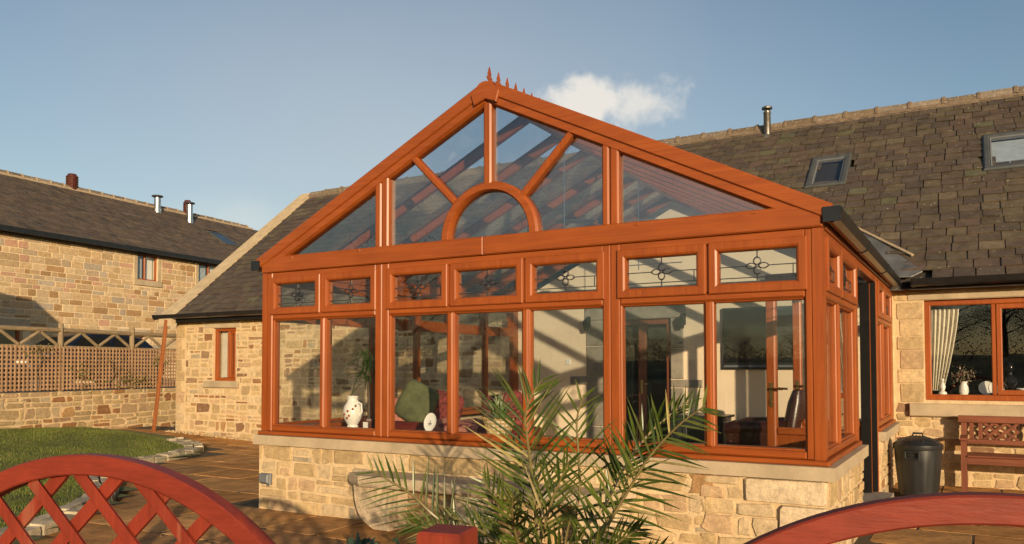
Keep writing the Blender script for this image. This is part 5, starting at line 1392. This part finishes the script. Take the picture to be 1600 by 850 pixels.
MB(face_front(5.19)).rect(3.36, 4.34, 1.41, 2.25, -.005, .05, .008).build('casing', 'castiron', tv); MB(face_front(5.139)).rect(3.385, 4.315, 1.50, 2.225, -.004, .004, .002).build('screen', 'tvblack', tv)
MB(face_front(5.139)).box(3.38, 4.32, 1.435, 1.465, 0, .008).build('speaker_strip', 'greyplastic', tv)
sv = thing('stove', 'black cabinet stove against the cream wall below the doorway stones', 'stove', (3.1, 4.93, .10))
MB().box(2.84, 3.47, 4.74, 5.16, .14, .76).build('body', 'castiron', sv); MB().box(2.80, 3.51, 4.70, 5.18, .761, .79).build('top', 'castiron', sv)
f = MB(face_front(4.74)).frame(2.92, 3.40, .24, .68, .06, .0, .02, .004, .006).build('door', 'castiron', sv); MB(face_front(4.74)).box(2.98, 3.34, .30, .62, .002, .008).build('door_glass', 'tvblack', f); MB(face_front(4.74)).tube([(3.37, .42, .03), (3.37, .52, .03)], .008, 6).build('handle', 'steel', f)
MB().box(2.88, 3.43, 4.78, 5.12, .10, .139).build('plinth', 'castiron', sv)
for x, lab in ((1.33, 'black lantern wall lamp left of the inner doorway'), (2.80, 'black lantern wall lamp right of the inner doorway')):
    t = thing('wall_lamp', lab, 'lamp', (x, 5.15, 2.0), group='lanterns either side of the inner doorway')
    MB().box(x - .03, x + .03, 5.16, 5.198, 2.04, 2.2).build('bracket', 'castiron', t); MB().lathe([(.035, 0), (.06, .12), (.065, .13), (.02, .19)], (x, 5.08, 1.98), 6).build('lantern', 'castiron', t)
    MB().bar((x, 5.08, 2.16), (x, 5.17, 2.16), .015, .015).build('arm', 'castiron', t)
fan = thing('ceiling_fan', 'dark ceiling fan hanging from the conservatory ridge', 'fan', (2.74, 2.6, 3.1))
MB().tube([(2.74, 2.6, 3.86), (2.74, 2.6, 3.16)], .014, 8).build('rod', 'castiron', fan); MB().lathe([(.03, 3.20), (.10, 3.17), (.11, 3.09), (.05, 3.05)], (2.74, 2.6, 0), 18).build('motor', 'castiron', fan)
for k in range(4):
    a = .4 + k * math.pi / 2; c, s_ = math.cos(a), math.sin(a)
    MB(lambda p: (2.74 + c * p[0] - s_ * p[1], 2.6 + s_ * p[0] + c * p[1], 3.12 + p[2] + p[1] * .15)).rect(.14, .58, -.065, .065, 0, .008, .003).build('blade', 'castiron', fan)
# ornaments in the bungalow window
ct = MB(); rs = []
for i in range(15):
    t = i / 14; z = 2.16 - 1.02 * t; row = []
    w = .30 * (1 - .55 * t ** 1.4) + .0; x0 = 5.915 + .0 * t
    for k in range(25):
        q = k / 24; row.append((x0 + w * q - .02 * t, 5.47 + .022 * math.sin(q * 38) + .05 * t, z))
    rs.append(row)
ct.rings(rs, close=False, cap0=False, cap1=False); ct.smooth = True
tag(ct.build('curtain', 'blindlin'), 'cream gathered curtain at the left of the bungalow window', 'curtain')
YS = 5.50
def orn(name, label, cat, x, parts):
    t = thing(name, label, cat, (x, YS, 1.09))
    for nm, fn, mt in parts: m = MB(); fn(m); m.smooth = True; m.build(nm, mt, t)
orn('figurine', 'small pale figurine beside the curtain on the window sill', 'figurine', 6.02, [('body', lambda m: m.lathe([(.05, 0), (.045, .03), (.02, .05), (.035, .10), (.02, .15), (.012, .16)], (6.02, YS, 1.09), 12), 'white'), ('head', lambda m: m.ball((6.02, YS, 1.27), .022), 'white')])
orn('vase', 'white patterned vase in the middle of the left window light', 'vase', 6.25, [('body', lambda m: m.lathe([(.04, 0), (.055, .04), (.05, .10), (.035, .14), (.045, .17)], (6.25, YS, 1.09), 14), 'white')])
t = thing('flower_bunch', 'dried flower bunch standing in the white vase', 'flowers', (6.25, YS, 1.25)); m = MB(); leaf_tuft(m, (6.25, YS, 1.34), (.08, .05, .05), 160, r, [(.30, .24, .14), (.16, .15, .07), (.40, .30, .2), (.3, .12, .1)], (.025, .05)); m.tube([(6.25, YS, 1.15), (6.25, YS, 1.34)], .01, 5, (.1, .09, .04)); m.build('foliage', 'leaf', t)
for x, lab in ((6.49, 'pale round plate standing at the window mullion'), (6.60, 'pale plate standing just right of the window mullion')):
    m = MB(lambda p, x=x: (x + p[0], YS + p[1] * .25 + p[2], 1.095 + p[1])); n = 24; rg = lambda a, w: [(a * math.cos(2 * math.pi * k / n), .085 + a * math.sin(2 * math.pi * k / n), w) for k in range(n)]
    m.rings([rg(.06, .018), rg(.08, .007), rg(.083, 0), rg(.055, .008)]); m.smooth = True; tag(m.build('plate', 'white'), lab, 'plate')
orn('bust', 'dark bust of a head and shoulders in the right window light', 'bust', 6.74, [('shoulders', lambda m: m.lathe([(.05, 0), (.05, .05), (.03, .08), (.085, .16), (.07, .21), (.028, .25), (.026, .28)], (6.74, YS, 1.09), 14), 'tvblack'), ('head', lambda m: m.ball((6.74, YS, 1.43), (.045, .05, .062)), 'tvblack')])
orn('bowl', 'flowered bowl in the right corner of the window view', 'bowl', 6.85, [('body', lambda m: m.lathe([(.04, 0), (.075, .05), (.085, .09), (.08, .09), (.04, .03)], (6.88, YS - .03, 1.09), 16), 'white')])

# ================================================================== BEHIND THE CAMERA: trees seen in the glass, and unseen hedging added to shade the foreground
def tree_proto(name, label, h, r, n, cols):
    t = thing(name, label, 'tree', (0, 0, 0), group='trees across the field')
    m = MB(); m.tube([(0, 0, -.3), (.05, 0, h * .25), (-.05, .05, h * .5), (0, 0, h * .85)], [h * .03, h * .024, h * .016, h * .004], 7)
    for k in range(9):
        a = k * 2.4; z = h * (.25 + .06 * k); L = h * r.uniform(.22, .38)
        m.tube([(0, 0, z), (L * .5 * math.cos(a), L * .5 * math.sin(a), z + L * .35), (L * math.cos(a), L * math.sin(a), z + L * .6)], [h * .012, h * .007, h * .003], 5)
    m.build('trunk', 'bark', t, local=True)
    m = MB()
    for k in range(26):
        a = r.uniform(0, 6.28); q = r.random() ** .5; z = h * r.uniform(.35, .95); R_ = h * .33 * q * (1.1 - abs(z / h - .6))
        leaf_tuft(m, (R_ * math.cos(a) * 1.2, R_ * math.sin(a) * 1.2, z), (h * .07,) * 3, n // 26, r, cols, (h * .008, h * .018), 0)
    m.build('crown', 'leaf', t, local=True); return t
TC = [(.045, .055, .022), (.06, .06, .025), (.08, .065, .03), (.03, .045, .02)]
tp = tree_proto('tree', 'dark bare-branched tree far behind the camera', 8.0, random.Random(5), 7800, TC)
r = random.Random(6); first = True
for k in range(64):
    x = -95 + 190 * (k + r.uniform(-.4, .4)) / 63; y = -64 + r.uniform(-7, 7)
    t = tp if first else copy_tree(tp); first = False
    s_ = r.uniform(.32, .85) * (.75 + .3 * math.sin(x * .11)); t.location = (x, y, hill(x, y) - .1); t.scale = (s_ * r.uniform(1.3, 2.0), s_ * 1.5, s_); t.rotation_euler = (0, 0, r.uniform(0, 6))
hw = MB(); hr_ = random.Random(9)
for k in range(1500):
    x = hr_.uniform(-95, 95); y = -60 + hr_.uniform(-1.2, 1.2); leaf_tuft(hw, (x, y, hill(x, y) + hr_.uniform(0, 1.7 + .7 * math.sin(x * .23))), (.5, .5, .3), 12, hr_, TC, (.14, .3), 0)
stuff(hw.build('hedgerow', 'leaf'))
t = copy_tree(tp); t.location = (-19, -27, 0); t.rotation_euler = (0, 0, 1.0); t.scale = (.95, .95, 1.0)
hg = thing('shade_hedge', 'low unseen hedging added behind the camera to shade the foreground', 'shade_hedge', (8.5, -8.6, 0))
m = MB()
for k in range(420):
    u = r.uniform(-7, 7); base = Vector((8.3, -8.6, 0)) + Vector((.86, .50, 0)) * u
    leaf_tuft(m, (base.x, base.y, r.uniform(.05, 1.02 + .12 * math.sin(u * 1.7))), (.14, .14, .06), 12, r, [(.05, .07, .02), (.04, .06, .02)], (.06, .11), 0)
m.build('foliage', 'leaf', hg)
m = MB()
for k in range(9): u = -6.4 + k * 1.6; b_ = Vector((8.3, -8.6, 0)) + Vector((.86, .5, 0)) * u; m.tube([b_, b_ + Vector((.03, 0, .9))], [.03, .01], 5)
m.build('stems', 'bark', hg, kind='stuff')
